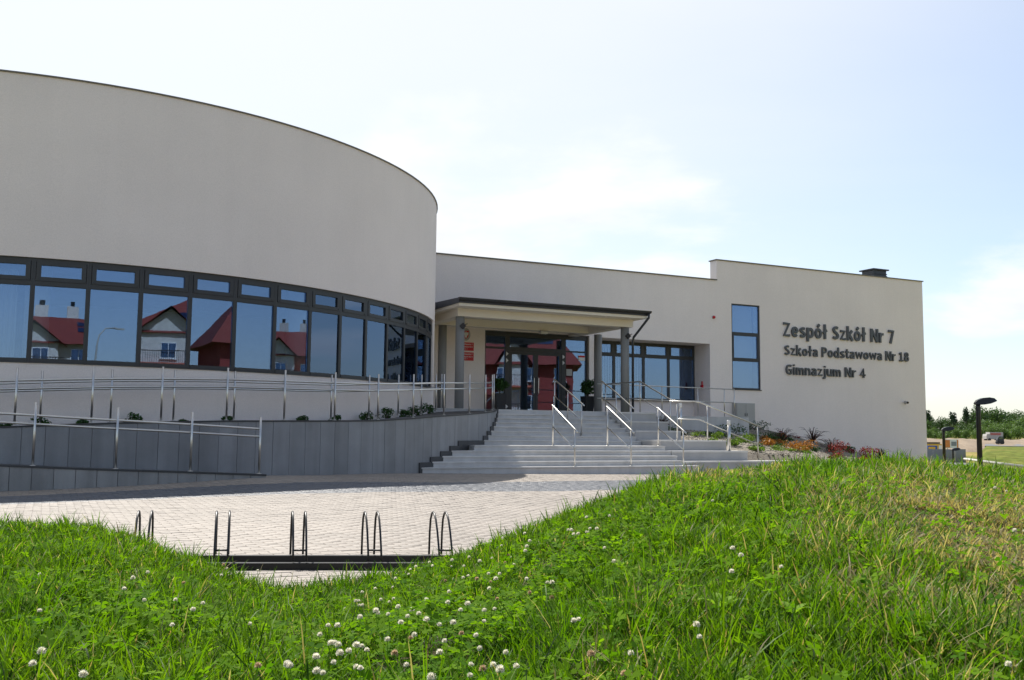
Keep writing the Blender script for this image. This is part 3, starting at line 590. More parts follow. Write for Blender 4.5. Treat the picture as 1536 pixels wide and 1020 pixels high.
# ------------------------------------------------------------------ planting bed on the right
bx = np.linspace(18.58, 38.9, 60); by = np.concatenate([np.linspace(20.6, 23.4, 8), np.linspace(23.7, FD - .01, 36)]); BX, BY = np.meshgrid(bx, by, indexing='ij')
def bed_z(x, y):
    w = np.interp(x, [18, 21, 28, 31, 35.5, 39], [1.62, 1.6, 1.42, .9, -.1, -.6]); f = np.interp(x, [18.5, 19.8, 22, 26, 30, 39], [.4, .38, .25, -.35, -.8, -1.6])
    t = np.clip((y - 23.7) / (FD - 23.7), 0, 1); z = f + (w - f) * t ** .9 + .04 * vnoise(x * 1.1, y * 1.3, 4)
    return np.where((y < 26.3) & (x < 20.0), np.minimum(z, .78), z)
BZ = bed_z(BX, BY); BZ = np.where((BX < 19.9) & (BY < 24.85), np.minimum(BZ, .2), BZ); BZ = np.where((BX < 21.8) & (BY < 24.3), np.minimum(BZ, .0), BZ)
toe = sstep(BY, 20.6, 23.7); BZ = np.where(BY < 23.7, toe * BZ + (1 - toe) * (ground_z(BX, BY) - .12), BZ); BZ = np.where((BX < 21.8) & (BY < 23.9), np.minimum(BZ, plaza_z(BX, BY) - .12), BZ)
I = np.arange(BX.size).reshape(BX.shape); bf = np.stack([I[:-1, :-1], I[1:, :-1], I[1:, 1:], I[:-1, 1:]], -1).reshape(-1, 4)
tag(npmesh('planting_bed', np.stack([BX, BY, BZ], -1).reshape(-1, 3), [bf], 'gravel', smooth=True), None, kind='structure')
# gravel stones scattered over the bed
k = 5000; sx = rng.uniform(19, 30, k); sy = rng.uniform(24.4, 33.5, k); sz = bed_z(sx, sy); sr = rng.uniform(.025, .06, k)
okk = ~((sx < 20.1) & (sy < 26.3)); sx, sy, sz, sr = sx[okk], sy[okk], sz[okk], sr[okk]; k = len(sx)
oc = np.array([(1, 0, 0), (-1, 0, 0), (0, 1, 0), (0, -1, 0), (0, 0, .7), (0, 0, -.7)]); of = np.array([(0, 2, 4), (2, 1, 4), (1, 3, 4), (3, 0, 4), (2, 0, 5), (1, 2, 5), (3, 1, 5), (0, 3, 5)])
V = np.stack([sx, sy, sz], -1)[:, None] + oc[None] * sr[:, None, None] * rng.uniform(.6, 1.3, (k, 6, 1)); F = np.arange(k)[:, None, None] * 6 + of[None]
M['stones'] = material('bed_stones', (.34, .30, .24), .9, .12, 3, island=.45)
tag(npmesh('gravel', V.reshape(-1, 3), [F.reshape(-1, 3)], 'stones'), 'loose pale gravel covering the planting bed right of the stairs', 'gravel', kind='stuff')
# ------------------------------------------------------------------ foliage builders
def leaf_cloud(k, rx, ry, rz, size, lobes=6, seed=0, flat=0.0, hollow=.35):
    g = np.random.default_rng(seed)
    lc = g.normal(0, 1, (lobes, 3)); lc /= np.linalg.norm(lc, axis=1)[:, None]; lc *= g.uniform(.25, .62, (lobes, 1)); lr = g.uniform(.35, .6, lobes)
    li = g.integers(0, lobes, k); d = g.normal(0, 1, (k, 3)); d /= np.linalg.norm(d, axis=1)[:, None]; rad = g.uniform(hollow, 1, k) ** .5
    P = lc[li] + d * (lr[li] * rad)[:, None]; P = P * np.array([rx, ry, rz])
    nrm = d + g.normal(0, .5, (k, 3)); nrm /= np.linalg.norm(nrm, axis=1)[:, None]
    a = np.cross(nrm, g.normal(0, 1, (k, 3))); a /= np.linalg.norm(a, axis=1)[:, None]; b = np.cross(nrm, a)
    s = size * g.uniform(.6, 1.4, k)[:, None]
    V = np.stack([P - a * s, P + b * s * .55, P + a * s, P - b * s * .55], 1).reshape(-1, 3); F = np.arange(4 * k).reshape(-1, 4)
    return V, F
def mesh_of(name, V, F, mat):
    ob = npmesh(name, V, [F], mat); me = ob.data; bpy.data.objects.remove(ob); return me
SHV = {}
def shrub(name, label, cat, loc, w, h, mat, seed, group=None, k=260, leaf=.045, lobes=7, spiky=False):
    t = thing(name, label, cat, loc, group)
    if spiky:
        m = MB(); g = random.Random(seed)
        for i in range(44):
            a = g.uniform(0, 6.28); ln = h * g.uniform(.35, 1.0); sp_ = w * g.uniform(.3, 1.5)
            q = [(loc[0] + math.cos(a) * sp_ * u * .9, loc[1] + math.sin(a) * sp_ * u * .9, loc[2] + ln * (u * 1.9 - u * u * 1.2)) for u in (0, .3, .6, .85, 1)]
            m.tube(q, [.008, .010, .009, .006, .002], 4)
        m.build('leaves', mat, t)
    else:
        V, F = leaf_cloud(k, w, w, h * .62, leaf, lobes, seed); V = V + np.array([0, 0, h * .5]); me = mesh_of('leaves', V, F, mat)
        o = bpy.data.objects.new('leaves', me); COL.objects.link(o); o.parent = t
        st_ = MB()
        for q in range(4): a = q * 1.6 + seed; st_.tube([loc, (loc[0] + math.cos(a) * w * .35, loc[1] + math.sin(a) * w * .35, loc[2] + h * .55)], [.012, .005], 5)
        st_.build('stem', 'bark', t)
    return t
lbs = ['low evergreen shrub at the far left under the window band', 'low evergreen shrub behind the second railing post at the left', 'low evergreen shrub under the first whole window', 'tallest evergreen shrub of the strip, with a pointed tip, left of the red house reflection', 'low dark shrub under the reflected red house', 'dark rounded shrub behind a railing post left of the hall front', 'dark shrub in the middle of the curved planting strip', 'rounded shrub at a railing post under the curved windows', 'broad shrub right of the middle of the planting strip', 'large bushy shrub near the end of the curved windows', 'flat shrub near the canopy end of the planting strip', 'dark shrub close to the canopy column end of the strip', 'last shrub of the strip, tucked against the wall by the canopy']
for i, (th, w, h, rr_) in enumerate(((-5.4, .22, .26, 11.84), (-2.2, .28, .30, 11.86), (1.7, .22, .26, 11.84), (6.4, .30, .36, 11.86), (11.4, .20, .20, 11.84), (16.2, .22, .26, 11.86), (25.8, .24, .24, 11.84), (30.8, .24, .30, 11.86), (36.6, .28, .34, 11.86), (41.2, .30, .40, 11.88), (46.0, .28, .30, 11.86), (50.8, .28, .36, 11.86), (56.5, .3, .4, 11.88))):
    x, y = pol(th, rr_ + .05); shrub('evergreen_shrub', lbs[i], 'shrub', (x, y, ZT(th) - .10), w * .95, h * .85, 'shrub', i + 3, 'shrubs along the curved ramp', 320, .03)
BP = [('spreading_juniper', 'dark spreading juniper in the shade behind the upper handrail', 20.4, 29.6, .7, .35, 'shrub'), ('spreading_juniper', 'dark juniper hugging the wall below the grey meter cabinet', 27.6, 33.2, .9, .45, 'shrub'), ('spreading_juniper', 'dark green juniper under the guard rail corner', 24.3, 30.6, .9, .5, 'shrub'), ('spreading_juniper', 'wide dark juniper in the middle of the bed slope', 25.6, 29.9, 1.0, .42, 'shrub'), ('leafy_shrub', 'bright green low shrub beside the bent handrail', 20.6, 25.9, .35, .30, 'shrub_l'), ('leafy_shrub', 'yellow-green shrub on the gravel behind the white bollard', 22.3, 27.5, .4, .30, 'shrub_l'), ('leafy_shrub', 'small green tuft on gravel right of the white bollard', 20.9, 25.1, .4, .22, 'shrub_l'), ('leafy_shrub', 'light green tuft near the foot of the side handrail', 23.2, 28.3, .45, .3, 'shrub_l'), ('orange_shrub', 'orange-leaved low shrub at the top of the gravel slope', 23.5, 27.6, .4, .32, 'shrub_o'), ('orange_shrub', 'orange shrub alone in the middle of the gravel', 23.9, 26.6, .5, .42, 'shrub_o'), ('orange_shrub', 'orange shrub next to the arching dark stems', 25.8, 28.1, .5, .40, 'shrub_o'), ('orange_shrub', 'small orange shrub at the right end of the gravel slope', 24.9, 27.4, .4, .3, 'shrub_o'), ('red_barberry', 'crimson barberry bush against the pale wall, largest red plant', 26.4, 27.2, .55, .62, 'shrub_r'), ('red_barberry', 'small crimson barberry just above the grass crest', 25.2, 26.0, .35, .3, 'shrub_r'), ('red_barberry', 'crimson barberry at the right tip of the bed', 28.0, 27.2, .5, .5, 'shrub_r'), ('purple_grass', 'dark arching purple grass below the meter cabinet', 25.9, 29.6, .5, .8, 'shrub_p'), ('purple_grass', 'dark purple arching grass in the middle of the wall', 28.2, 30.4, .55, .9, 'shrub_p'), ('purple_grass', 'dark purple tuft at the right end of the planting', 29.0, 27.6, .4, .7, 'shrub_p'), ('purple_grass', 'dark arching tuft behind the crimson barberry', 27.1, 28.2, .5, .75, 'shrub_p'), ('thin_climber', 'sparse dark climbing stem in front of the recessed window', 21.2, 30.8, .3, .75, 'shrub_p')]
gb = random.Random(21)
KN = {'shrub_l': ('leafy_shrub', 'small light green ground-cover plant among the gravel of the bed'), 'shrub': ('leafy_shrub', 'small dark green ground-cover plant among the gravel of the bed'), 'shrub_o': ('orange_shrub', 'tiny orange ground-cover plant among the gravel of the bed'), 'shrub_r': ('red_barberry', 'tiny crimson seedling barberry among the gravel of the bed')}
for k in range(46):
    x = gb.uniform(20.6, 29.5); y = 25.0 + (x - 20.6) * .30 + gb.uniform(0, 4.6); mt = gb.choice(['shrub_l', 'shrub', 'shrub', 'shrub', 'shrub_o', 'shrub_r' if x > 25 else 'shrub_l']); BP.append((*KN[mt], x, y, gb.uniform(.16, .42), gb.uniform(.10, .28), mt))
for i, (nm, lb, x, y, w, h, mt) in enumerate(BP): shrub(nm, lb, 'plant', (x, y, float(bed_z(x, y)) - .02), w, h, mt, 40 + i, 'plants in the bed right of the stairs', 420 if i < 20 else 170, .032, 12, nm in ('purple_grass', 'thin_climber'))
# potted plants by the doors
for i, (x, y, lb) in enumerate(((15.35, 33.1, 'clipped plant in a tall dark pot left of the doors'), (19.25, 33.2, 'clipped plant in a tall dark pot between the doors and the right column'))):
    t = thing('potted_plant', lb, 'potted plant', (x, y, PLT), 'potted plants flanking the doors')
    m = MB(); z = PLT
    m.add([(x - .15, y - .15, z), (x + .15, y - .15, z), (x + .15, y + .15, z), (x - .15, y + .15, z), (x - .22, y - .22, z + .72), (x + .22, y - .22, z + .72), (x + .22, y + .22, z + .72), (x - .22, y + .22, z + .72), (x - .19, y - .19, z + .72), (x + .19, y - .19, z + .72), (x + .19, y + .19, z + .72), (x - .19, y + .19, z + .72), (x - .18, y - .18, z + .62), (x + .18, y - .18, z + .62), (x + .18, y + .18, z + .62), (x - .18, y + .18, z + .62)],
          [(3, 2, 1, 0), (0, 1, 5, 4), (1, 2, 6, 5), (2, 3, 7, 6), (3, 0, 4, 7), (4, 5, 9, 8), (5, 6, 10, 9), (6, 7, 11, 10), (7, 4, 8, 11), (8, 9, 13, 12), (9, 10, 14, 13), (10, 11, 15, 14), (11, 8, 12, 15), (12, 13, 14, 15)]); m.build('pot', 'pot', t)
    V, F = leaf_cloud(1300, .42, .42, .33, .045, 12, 90 + i); me = mesh_of('foliage', V + np.array([0, 0, 1.08]), F, 'shrub'); o = bpy.data.objects.new('foliage', me); COL.objects.link(o); o.parent = t
    MB().tube([(x, y, z + .6), (x + .01, y, z + 1.0)], .025, 8).build('stem', 'bark', t)
# ------------------------------------------------------------------ lettering
vl = bpy.context.view_layer
def glyph_w(body, off):
    c = bpy.data.curves.new('tmp', 'FONT'); c.body = body; c.offset = off; o = bpy.data.objects.new('tmp', c); COL.objects.link(o); vl.update(); w = o.dimensions.x; h = o.dimensions.y
    bpy.data.objects.remove(o); bpy.data.curves.remove(c); return w, h
def letter_mesh(ch, off, ext):
    c = bpy.data.curves.new('letter', 'FONT'); c.body = ch; c.offset = off; c.extrude = ext; c.resolution_u = 6; o = bpy.data.objects.new('tmp', c); COL.objects.link(o); vl.update()
    me = bpy.data.meshes.new_from_object(o.evaluated_get(bpy.context.evaluated_depsgraph_get())); bpy.data.objects.remove(o); bpy.data.curves.remove(c); me.name = 'letter'; return me
CAP = glyph_w('H', 0)[1]
def text_line(body, x0, x1, zb, cap, y, parent, mat, off=.016, ext=.035, name='letter', vert=True):
    tot = glyph_w(body, 0)[0]; sx = (x1 - x0) / tot; sz = cap / CAP; bar = glyph_w('I', 0)[0]; cache = {}
    for i, ch in enumerate(body):
        if ch == ' ': continue
        wpre = glyph_w(body[:i] + 'I', 0)[0] - bar if i else 0
        if ch not in cache: me = letter_mesh(ch, off, ext / sz); me.materials.clear(); me.materials.append(M[mat]); cache[ch] = me
        o = bpy.data.objects.new(name, cache[ch]); COL.objects.link(o); o.parent = parent; q = ORI[parent]
        o.rotation_euler = (R(90), 0, 0); o.scale = (sx, sz, sz); o.location = (x0 + wpre * sx - q[0], y - q[1], zb - q[2])
XH = .74; HS = .088
def ell(cx_, cy_, rx, ry, a0=0, a1=360, n=28): return [(cx_ + rx * math.cos(R(a0 + (a1 - a0) * i / n)), cy_ + ry * math.sin(R(a0 + (a1 - a0) * i / n))) for i in range(n + 1)]
def smo(P, n=6):
    out = []
    for i in range(len(P) - 1):
        p0, p1, p2, p3 = P[max(i - 1, 0)], P[i], P[i + 1], P[min(i + 2, len(P) - 1)]
        for k in range(n):
            t = k / n; out.append(tuple(.5 * (2 * p1[c] + (p2[c] - p0[c]) * t + (2 * p0[c] - 5 * p1[c] + 4 * p2[c] - p3[c]) * t * t + (3 * p1[c] - p0[c] - 3 * p2[c] + p3[c]) * t ** 3) for c in (0, 1)))
    return out + [P[-1]]
SS = [(.425, .62), (.27, .655), (.115, .545), (.20, .42), (.34, .335), (.43, .205), (.29, .085), (.075, .125)]
O_ = ell(.28, XH / 2, .19, XH / 2 - HS); h_ = HS
GL = {'Z': (.57, [[(.05, 1 - h_), (.49, 1 - h_), (.09, h_), (.53, h_)]]), 'z': (.48, [[(.04, XH - h_), (.40, XH - h_), (.08, h_), (.45, h_)]]), '7': (.53, [[(.04, 1 - h_), (.46, 1 - h_), (.20, 0)]]),
 'e': (.54, [[(.09, .37), (.46, .37)], ell(.275, XH / 2, .185, XH / 2 - HS, 0, 318)]), 's': (.5, [smo(SS)]), 'S': (.57, [smo([(x * 1.12, y * 1.36) for x, y in SS])]),
 'p': (.57, [[(h_, -.26), (h_, XH)], ell(.29, XH / 2, .195, XH / 2 - HS)]), 'd': (.57, [[(.48, 0), (.48, 1.06)], ell(.28, XH / 2, .195, XH / 2 - HS)]), 'o': (.56, [O_]), 'ó': (.56, [O_, [(.24, .83), (.38, 1.02)]]),
 'ł': (.36, [[(.18, 0), (.18, 1.06)], [(.03, .43), (.33, .63)]]), 'k': (.52, [[(h_, 0), (h_, 1.06)], [(.12, .33), (.44, XH)], [(.21, .44), (.47, 0)]]), 'N': (.66, [[(h_, 0), (h_, 1)], [(.10, .97), (.56, .03)], [(.572, 0), (.572, 1)]]),
 'r': (.38, [[(h_, 0), (h_, XH)], smo([(.10, .42), (.19, .60), (.37, .645)])]), 'a': (.53, [smo([(.075, .615), (.23, .655), (.38, .61), (.43, .46), (.43, .25), (.43, 0)]), smo([(.43, .40), (.24, .395), (.105, .28), (.125, .13), (.25, .075), (.42, .18)])]),
 'P': (.55, [[(h_, 0), (h_, 1)], [(h_, 1 - h_)] + ell(.28, .685, .185, .227, 90, -90, 16) + [(h_, .458)]]), 't': (.38, [smo([(.17, .95), (.17, .6), (.17, .25), (.22, .10), (.36, .095)]), [(.02, XH - h_), (.36, XH - h_)]]),
 'w': (.80, [[(.06, XH), (.22, .06), (.40, .66), (.58, .06), (.74, XH)]]), '1': (.50, [[(.06, .77), (.26, .92), (.26, 0)], [(.06, h_), (.46, h_)]]), '8': (.55, [ell(.275, .735, .155, .177), ell(.275, .295, .185, .207)]),
 'G': (.64, [smo([(.55, .85), (.38, .912), (.19, .82), (.10, .5), (.19, .18), (.38, .088), (.55, .13)]), [(.54, .10), (.54, .47), (.34, .47)]]), 'i': (.18, [[(h_, 0), (h_, XH)], [(h_, .87), (h_, 1.03)]]),
 'j': (.26, [smo([(.16, XH), (.16, .3), (.16, -.08), (.10, -.19), (-.03, -.19)]), [(.16, .87), (.16, 1.03)]]), 'n': (.54, [[(h_, 0), (h_, XH)], smo([(.10, .47), (.24, .635), (.39, .61), (.45, .45), (.45, .2), (.45, 0)])]),
 'm': (.79, [[(h_, 0), (h_, XH)], smo([(.10, .47), (.21, .63), (.33, .61), (.385, .45), (.385, .2), (.385, 0)]), smo([(.40, .47), (.51, .63), (.63, .61), (.70, .45), (.70, .2), (.70, 0)])]), 'u': (.54, [smo([(h_, XH), (h_, .45), (h_, .25), (.16, .11), (.30, .095), (.44, .25)]), [(.45, XH), (.45, 0)]]), '4': (.60, [[(.40, 0), (.40, .94), (.07, .28), (.57, .28)]])}
def stroke_mesh(ch, sx, sz, ext, wt=1.0):
    m = MB()
    for k, P in enumerate(GL[ch][1]):
        P = [(x * sx, y * sz) for x, y in P]; n = len(P); closed = math.hypot(P[0][0] - P[-1][0], P[0][1] - P[-1][1]) < 1e-6; hw = HS * wt * (sx + sz) / 2
        if closed: P = P[:-1]; n -= 1
        Lp = []; Rp = []
        for i in range(n):
            a = P[i - 1] if (i or closed) else None; b = P[(i + 1) % n] if (i < n - 1 or closed) else None; p = P[i]; ns = []
            for u, v in ((a, p), (p, b)):
                if u is None or v is None: continue
                d = math.hypot(v[0] - u[0], v[1] - u[1]) or 1e-9; ns.append((-(v[1] - u[1]) / d, (v[0] - u[0]) / d))
            nx, ny = sum(q[0] for q in ns) / len(ns), sum(q[1] for q in ns) / len(ns); l2 = nx * nx + ny * ny; f = min(1 / max(l2, 1e-6), 2.1); Lp.append((p[0] + nx * f * hw, p[1] + ny * f * hw)); Rp.append((p[0] - nx * f * hw, p[1] - ny * f * hw))
        e = ext + k * .0015; vs = []
        for i in range(n): vs += [(Lp[i][0], -e, Lp[i][1]), (Rp[i][0], -e, Rp[i][1]), (Rp[i][0], e * .9, Rp[i][1]), (Lp[i][0], e * .9, Lp[i][1])]
        fs = [(i * 4 + j, (i * 4 + (j + 1) % 4), ((i + 1) % n) * 4 + (j + 1) % 4, ((i + 1) % n) * 4 + j) for i in range(n if closed else n - 1) for j in range(4)]
        if not closed: fs += [(3, 2, 1, 0), tuple((n - 1) * 4 + j for j in range(4))]
        m.add(vs, fs)
    o = m.build('letter', 'letter'); me = o.data; bpy.data.objects.remove(o); return me
def sign_line(body, x0, x1, zb, cap, y, parent):
    gap = .085; tot = sum((GL[c][0] + gap) if c != ' ' else .32 for c in body) - gap; sx = (x1 - x0) / tot; x = x0; cache = {}; q = ORI[parent]
    for c in body:
        if c == ' ': x += .32 * sx; continue
        if c not in cache: cache[c] = stroke_mesh(c, sx, cap, .035, .95 if cap > .6 else .84)
        o = bpy.data.objects.new('letter', cache[c]); COL.objects.link(o); o.parent = parent; o.location = (x - q[0], y - q[1], zb - q[2]); x += (GL[c][0] + gap) * sx
sg = thing('school_name_sign', 'dark raised letters naming the school on the plain right-hand wall', 'sign', (29.9, FD, 3.7))
sign_line('Zespół Szkół Nr 7', 29.95, 36.85, 5.51, .645, FD - .05, sg)
sign_line('Szkoła Podstawowa Nr 18', 30.0, 37.8, 4.66, .46, FD - .05, sg)
sign_line('Gimnazjum Nr 4', 30.06, 34.93, 3.78, .46, FD - .05, sg)
for z, l2, lb in ((4.15, 'Szkoła Podstawowa Nr 18', 'upper red plate with white lettering beside the doors, under the oval emblem'), (3.77, 'Gimnazjum Nr 4', 'lower red plate with white lettering beside the doors')):
    p = thing('name_plate', lb, 'sign', (14.38, FD - .01, z)); MB().box(14.06, 14.70, FD - .02, FD - .002, z, z + .32).build('plate', 'red', p)
    text_line('Zespół Szkół Nr 7', 14.12, 14.64, z + .215, .062, FD - .022, p, 'white', .01, .002); text_line(l2, 14.12, 14.64, z + .125, .05, FD - .022, p, 'white', .01, .002); text_line('Nr 7', 14.32, 14.44, z + .045, .035, FD - .022, p, 'white', .0, .002)
em = thing('emblem_plaque', 'oval state emblem with white eagle on red shield beside the doors', 'sign', (14.36, FD - .01, 4.53))
el = lambda a, b, n=28: [(14.36 + a * math.cos(w), 4.775 + b * math.sin(w)) for w in np.linspace(0, 2 * math.pi, n, endpoint=False)]
def yprism(poly, y0, y1):
    n = len(poly); ar = sum(poly[i][0] * poly[(i + 1) % n][1] - poly[(i + 1) % n][0] * poly[i][1] for i in range(n))
    if ar < 0: poly = poly[::-1]
    return MB().add([(x, y0, z) for x, z in poly] + [(x, y1, z) for x, z in poly], [tuple(range(n)), tuple(range(n, 2 * n))[::-1]] + [((i + 1) % n, i, n + i, n + (i + 1) % n) for i in range(n)])
yprism(el(.19, .245), FD - .02, FD - .002).build('plaque', 'boxgrey', em)
sh_ = [(-.12, .14), (.12, .14), (.125, -.02), (.08, -.12), (0, -.165), (-.08, -.12), (-.125, -.02)]; yprism([(14.36 + a, 4.775 + b) for a, b in sh_], FD - .03, FD - .021).build('shield', 'red', em)
eg = [(0, .115), (.028, .10), (.02, .075), (.035, .06), (.095, .095), (.10, .02), (.085, -.05), (.06, -.02), (.04, -.06), (.05, -.11), (0, -.13), (-.05, -.11), (-.04, -.06), (-.06, -.02), (-.085, -.05), (-.10, .02), (-.095, .095), (-.035, .06), (-.02, .075), (-.028, .10)]
yprism([(14.36 + a, 4.775 + b) for a, b in eg], FD - .038, FD - .031).build('eagle', 'white', em)
# ------------------------------------------------------------------ small wall fixtures
t = thing('meter_cabinet', 'grey two-door meter cabinet on the wall below the tall window', 'cabinet', (27.57, FD, 1.45))
MB().box(27.06, 28.08, FD - .30, FD - .002, 1.45, 2.42).build('body', 'boxgrey', t)
for a, b in ((27.09, 27.56), (27.58, 28.05)): dd = MB().box(a, b, FD - .318, FD - .301, 1.49, 2.38).build('door', 'boxgrey', t); MB().box(b - .06 if a < 27.3 else a + .03, b - .03 if a < 27.3 else a + .06, FD - .33, FD - .319, 1.86, 1.98).build('handle', 'frame', dd)
t = thing('alarm_beacon', 'small red round alarm beacon high on the wall left of the tall window', 'alarm', (26.1, FD, 6.1)); MB().tube([(26.1, FD - .003, 6.15), (26.1, FD - .03, 6.15)], .075, 16).build('base', 'boxgrey', t); MB().tube([(26.1, FD - .031, 6.15), (26.1, FD - .08, 6.15), (26.1, FD - .10, 6.15)], [.065, .06, .03], 16).build('lens', 'red', t)
t = thing('alarm_sounder', 'red alarm sounder on the side wall of the window recess', 'alarm', (25.88, FD + .55, 3.1)); MB().box(25.83, 25.898, FD + .48, FD + .62, 3.05, 3.19).build('body', 'red', t); MB().box(25.85, 25.897, FD + .53, FD + .57, 3.191, 3.36).build('horn', 'red', t)
t = thing('security_camera', 'small dark security camera low on the right end of the wall', 'camera', (37.49, FD, 2.6)); MB().tube([(37.49, FD - .003, 2.62), (37.49, FD - .05, 2.62), (37.49, FD - .12, 2.66)], .03, 8).build('bracket', 'boxgrey', t); MB().tube([(37.46, FD - .06, 2.70), (37.36, FD - .30, 2.66)], .06, 12).build('body', 'boxgrey', t); MB().tube([(37.359, FD - .302, 2.66), (37.35, FD - .33, 2.655)], .05, 12).build('lens', 'black', t)
t = thing('canopy_lamp', 'white box lamp on the beam above the doors', 'lamp', (16.9, 32.49, 4.95)); MB().box(16.74, 17.06, 32.40, 32.6, 4.875, 4.909).build('housing', 'boxgrey', t); MB().box(16.75, 17.05, 32.41, 32.59, 4.79, 4.874).build('cover', 'amber', t)
for x, y, lb in ((12.49, 30.1, 'black square floodlight on the left front canopy column'), (19.04, 30.1, 'black square floodlight on the right front canopy column')):
    t = thing('floodlight', lb, 'lamp', (x, y - .16, 4.5), 'floodlights on the canopy columns'); m = MB(); c = (x, y - .2, 4.6); e = .11
    m.add([(c[0] + dx, c[1] + dy, c[2] + dz) for dy in (-.03, .045) for dx, dz in ((0, -e), (e, 0), (0, e), (-e, 0))], [(0, 1, 2, 3), (7, 6, 5, 4), (1, 0, 4, 5), (2, 1, 5, 6), (3, 2, 6, 7), (0, 3, 7, 4)]); m.build('housing', 'black', t)
    MB().tube([(x + .0, y - .15, 4.6), (x + .10, y - .19, 4.66), (x + .16, y - .21, 4.68)], .014, 6).build('bracket', 'black', t)
t = thing('white_chair', 'white chair back seen inside the recessed window', 'chair', (24.0, 36.4, PLT))
m = MB(); m.box(23.75, 24.2, 36.2, 36.65, 2.2, 2.25); m.build('seat', 'white', t); MB().tube([(23.8, 36.62, 2.25), (23.82, 36.68, 2.6), (23.98, 36.7, 2.72), (24.14, 36.68, 2.6), (24.16, 36.62, 2.25)], .05, 8).box(23.82, 24.14, 36.66, 36.70, 2.3, 2.66).build('backrest', 'white', t)
for a, b in ((23.78, 36.23), (24.17, 36.23), (23.78, 36.62), (24.17, 36.62)): MB().tube([(a, b, PLT), (a, b, 2.2)], .015, 6).build('leg', 'steel', t)
# ------------------------------------------------------------------ bicycle rack
BZ0 = 0.0
bk = thing('bicycle_rack', 'black steel bicycle rack with five pairs of wheel hoops on the beige paving', 'bike rack', (1.9, 7.7, 0))
rd = Vector((2.88 - .73, 7.30 - 8.13, 0)).normalized(); ud = Vector((.178, .984, 0)); c0 = Vector((.73, 8.13, 0))
nb = c0 - ud * .25; fb = c0 + ud * .2
def beam(o, a, b): return MB().fbox((o.x, o.y), (rd.x, rd.y), (-rd.y, rd.x), a, b, -.03, .03, .004, .052).build('base_bar', 'black', bk)
beam(fb, -.75, 3.1); beam(nb, -.75, 3.1)
for d in (0, .6, 1.19, 1.76, 2.305):
    m = MB()
    for o_ in (-.05, .05):
        b0 = fb + rd * (d + o_); b1 = nb + rd * (d + o_); q = [b1 + Vector((0, 0, .06))]
        for u, z in ((.1, .16), (.24, .27), (.4, .36), (.54, .40), (.66, .412), (.78, .40), (.9, .35), (.97, .24)): p = b1.lerp(b0, u); q.append(p + Vector((0, 0, z)))
        q.append(b0 + Vector((0, 0, .06))); m.tube(q, .0085, 8)
    a = nb.lerp(fb, .09) + rd * (d - .05); b = nb.lerp(fb, .09) + rd * (d + .05); m.tube([a + Vector((0, 0, .14)), b + Vector((0, 0, .14))], .007, 6)
    m.build('hoop', 'black', bk, True)
# ------------------------------------------------------------------ street furniture and far side
def path_lamp(label, Z, px_, top, s=1.0):
    X = (px_ - 768) / FPX * Z; p = (RTX * X + FWX * Z, RTY * X + FWY * Z); z0 = float(ground_z(*p)) - .1
    t = thing('path_lamp', label, 'lamp post', (p[0], p[1], z0), 'lamp posts along the path')
    MB().tube([(p[0], p[1], z0), (p[0], p[1], top - .12), (p[0], p[1], top + .02)], [.105 * s, .085 * s, .08 * s], 12).build('pole', 'black', t, True)
    m = MB(); vs = []; pr = [(-.16, .0, .06, .10), (-.05, -.02, .15, .16), (.2, -.03, .22, .20), (.5, .0, .235, .19), (.74, .06, .20, .15), (.86, .09, .13, .10)]
    for u, zb, zt, hw in pr:
        for q in ((-hw, zb), (hw, zb), (hw * .6, zt), (-hw * .6, zt)): vs.append((p[0] + RTX * u * .78 + FWX * q[0], p[1] + RTY * u * .78 + FWY * q[0], top + q[1] + u * .03))
    k = len(pr); fs = [(i * 4 + j, i * 4 + (j + 1) % 4, i * 4 + 4 + (j + 1) % 4, i * 4 + 4 + j) for i in range(k - 1) for j in range(4)] + [(3, 2, 1, 0), tuple((k - 1) * 4 + j for j in range(4))]
    m.add(vs, fs); m.build('lamp_head', 'black', t)
path_lamp('nearest and tallest black path lamp with a flat head, right of the school', 36, 1467, 2.27)
path_lamp('second black path lamp, close to the corner of the school', 61, 1414, 1.42, 1.05)
path_lamp('farthest and smallest black path lamp, in front of the hoarding', 88, 1427, -.20)
def cw(px_, Z): X = (px_ - 768) / FPX * Z; return (RTX * X + FWX * Z, RTY * X + FWY * Z)
def zpx(py_, px_, Z): return EYE - (py_ - (648 + .0101 * (px_ - 768))) / FPX * Z
# construction hoarding of sheet panels
fn = thing('hoarding', 'grey sheet metal fence round the building site beyond the meadow', 'fence', (*cw(1430, 150), -3.2))
pts = [cw(1330, 146), cw(1455, 150)]
a, b = Vector(pts[0]), Vector(pts[1]); L_ = (b - a).length; dv = (b - a) / L_; kk = int(L_ / 2.0)
for i in range(kk):
    z0 = -3.0 + .05 * math.sin(i); o = a + dv * (i * 2.0); m = MB()
    for j in range(8): m.fbox(o, dv, Vector((-dv.y, dv.x)), j * .245, j * .245 + .17, 0, .05, z0, z0 + 2.15); m.fbox(o, dv, Vector((-dv.y, dv.x)), j * .245 + .17, j * .245 + .245, .02, .05, z0, z0 + 2.15)
    m.build('panel', 'sheet', fn)
def slab(name, px0, px1, Z0, Z1, zl, zr, mat, th=.25, extra=None):
    q = [cw(px0, Z0), cw(px1, Z0), cw(px1, Z1), cw(px0, Z1)]
    m = MB(); m.add([(*q[0], zl), (*q[1], zl), (*q[2], zr), (*q[3], zr), (*q[0], zl - th), (*q[1], zl - th), (*q[2], zr - th), (*q[3], zr - th)], [(0, 1, 2, 3), (7, 6, 5, 4), (0, 4, 5, 1), (1, 5, 6, 2), (2, 6, 7, 3), (3, 7, 4, 0)])
    return tag(m.build(name, mat), None, kind='structure')
slab('road', 1330, 1470, 128, 146, -3.0, -2.85, 'asphalt', .6)
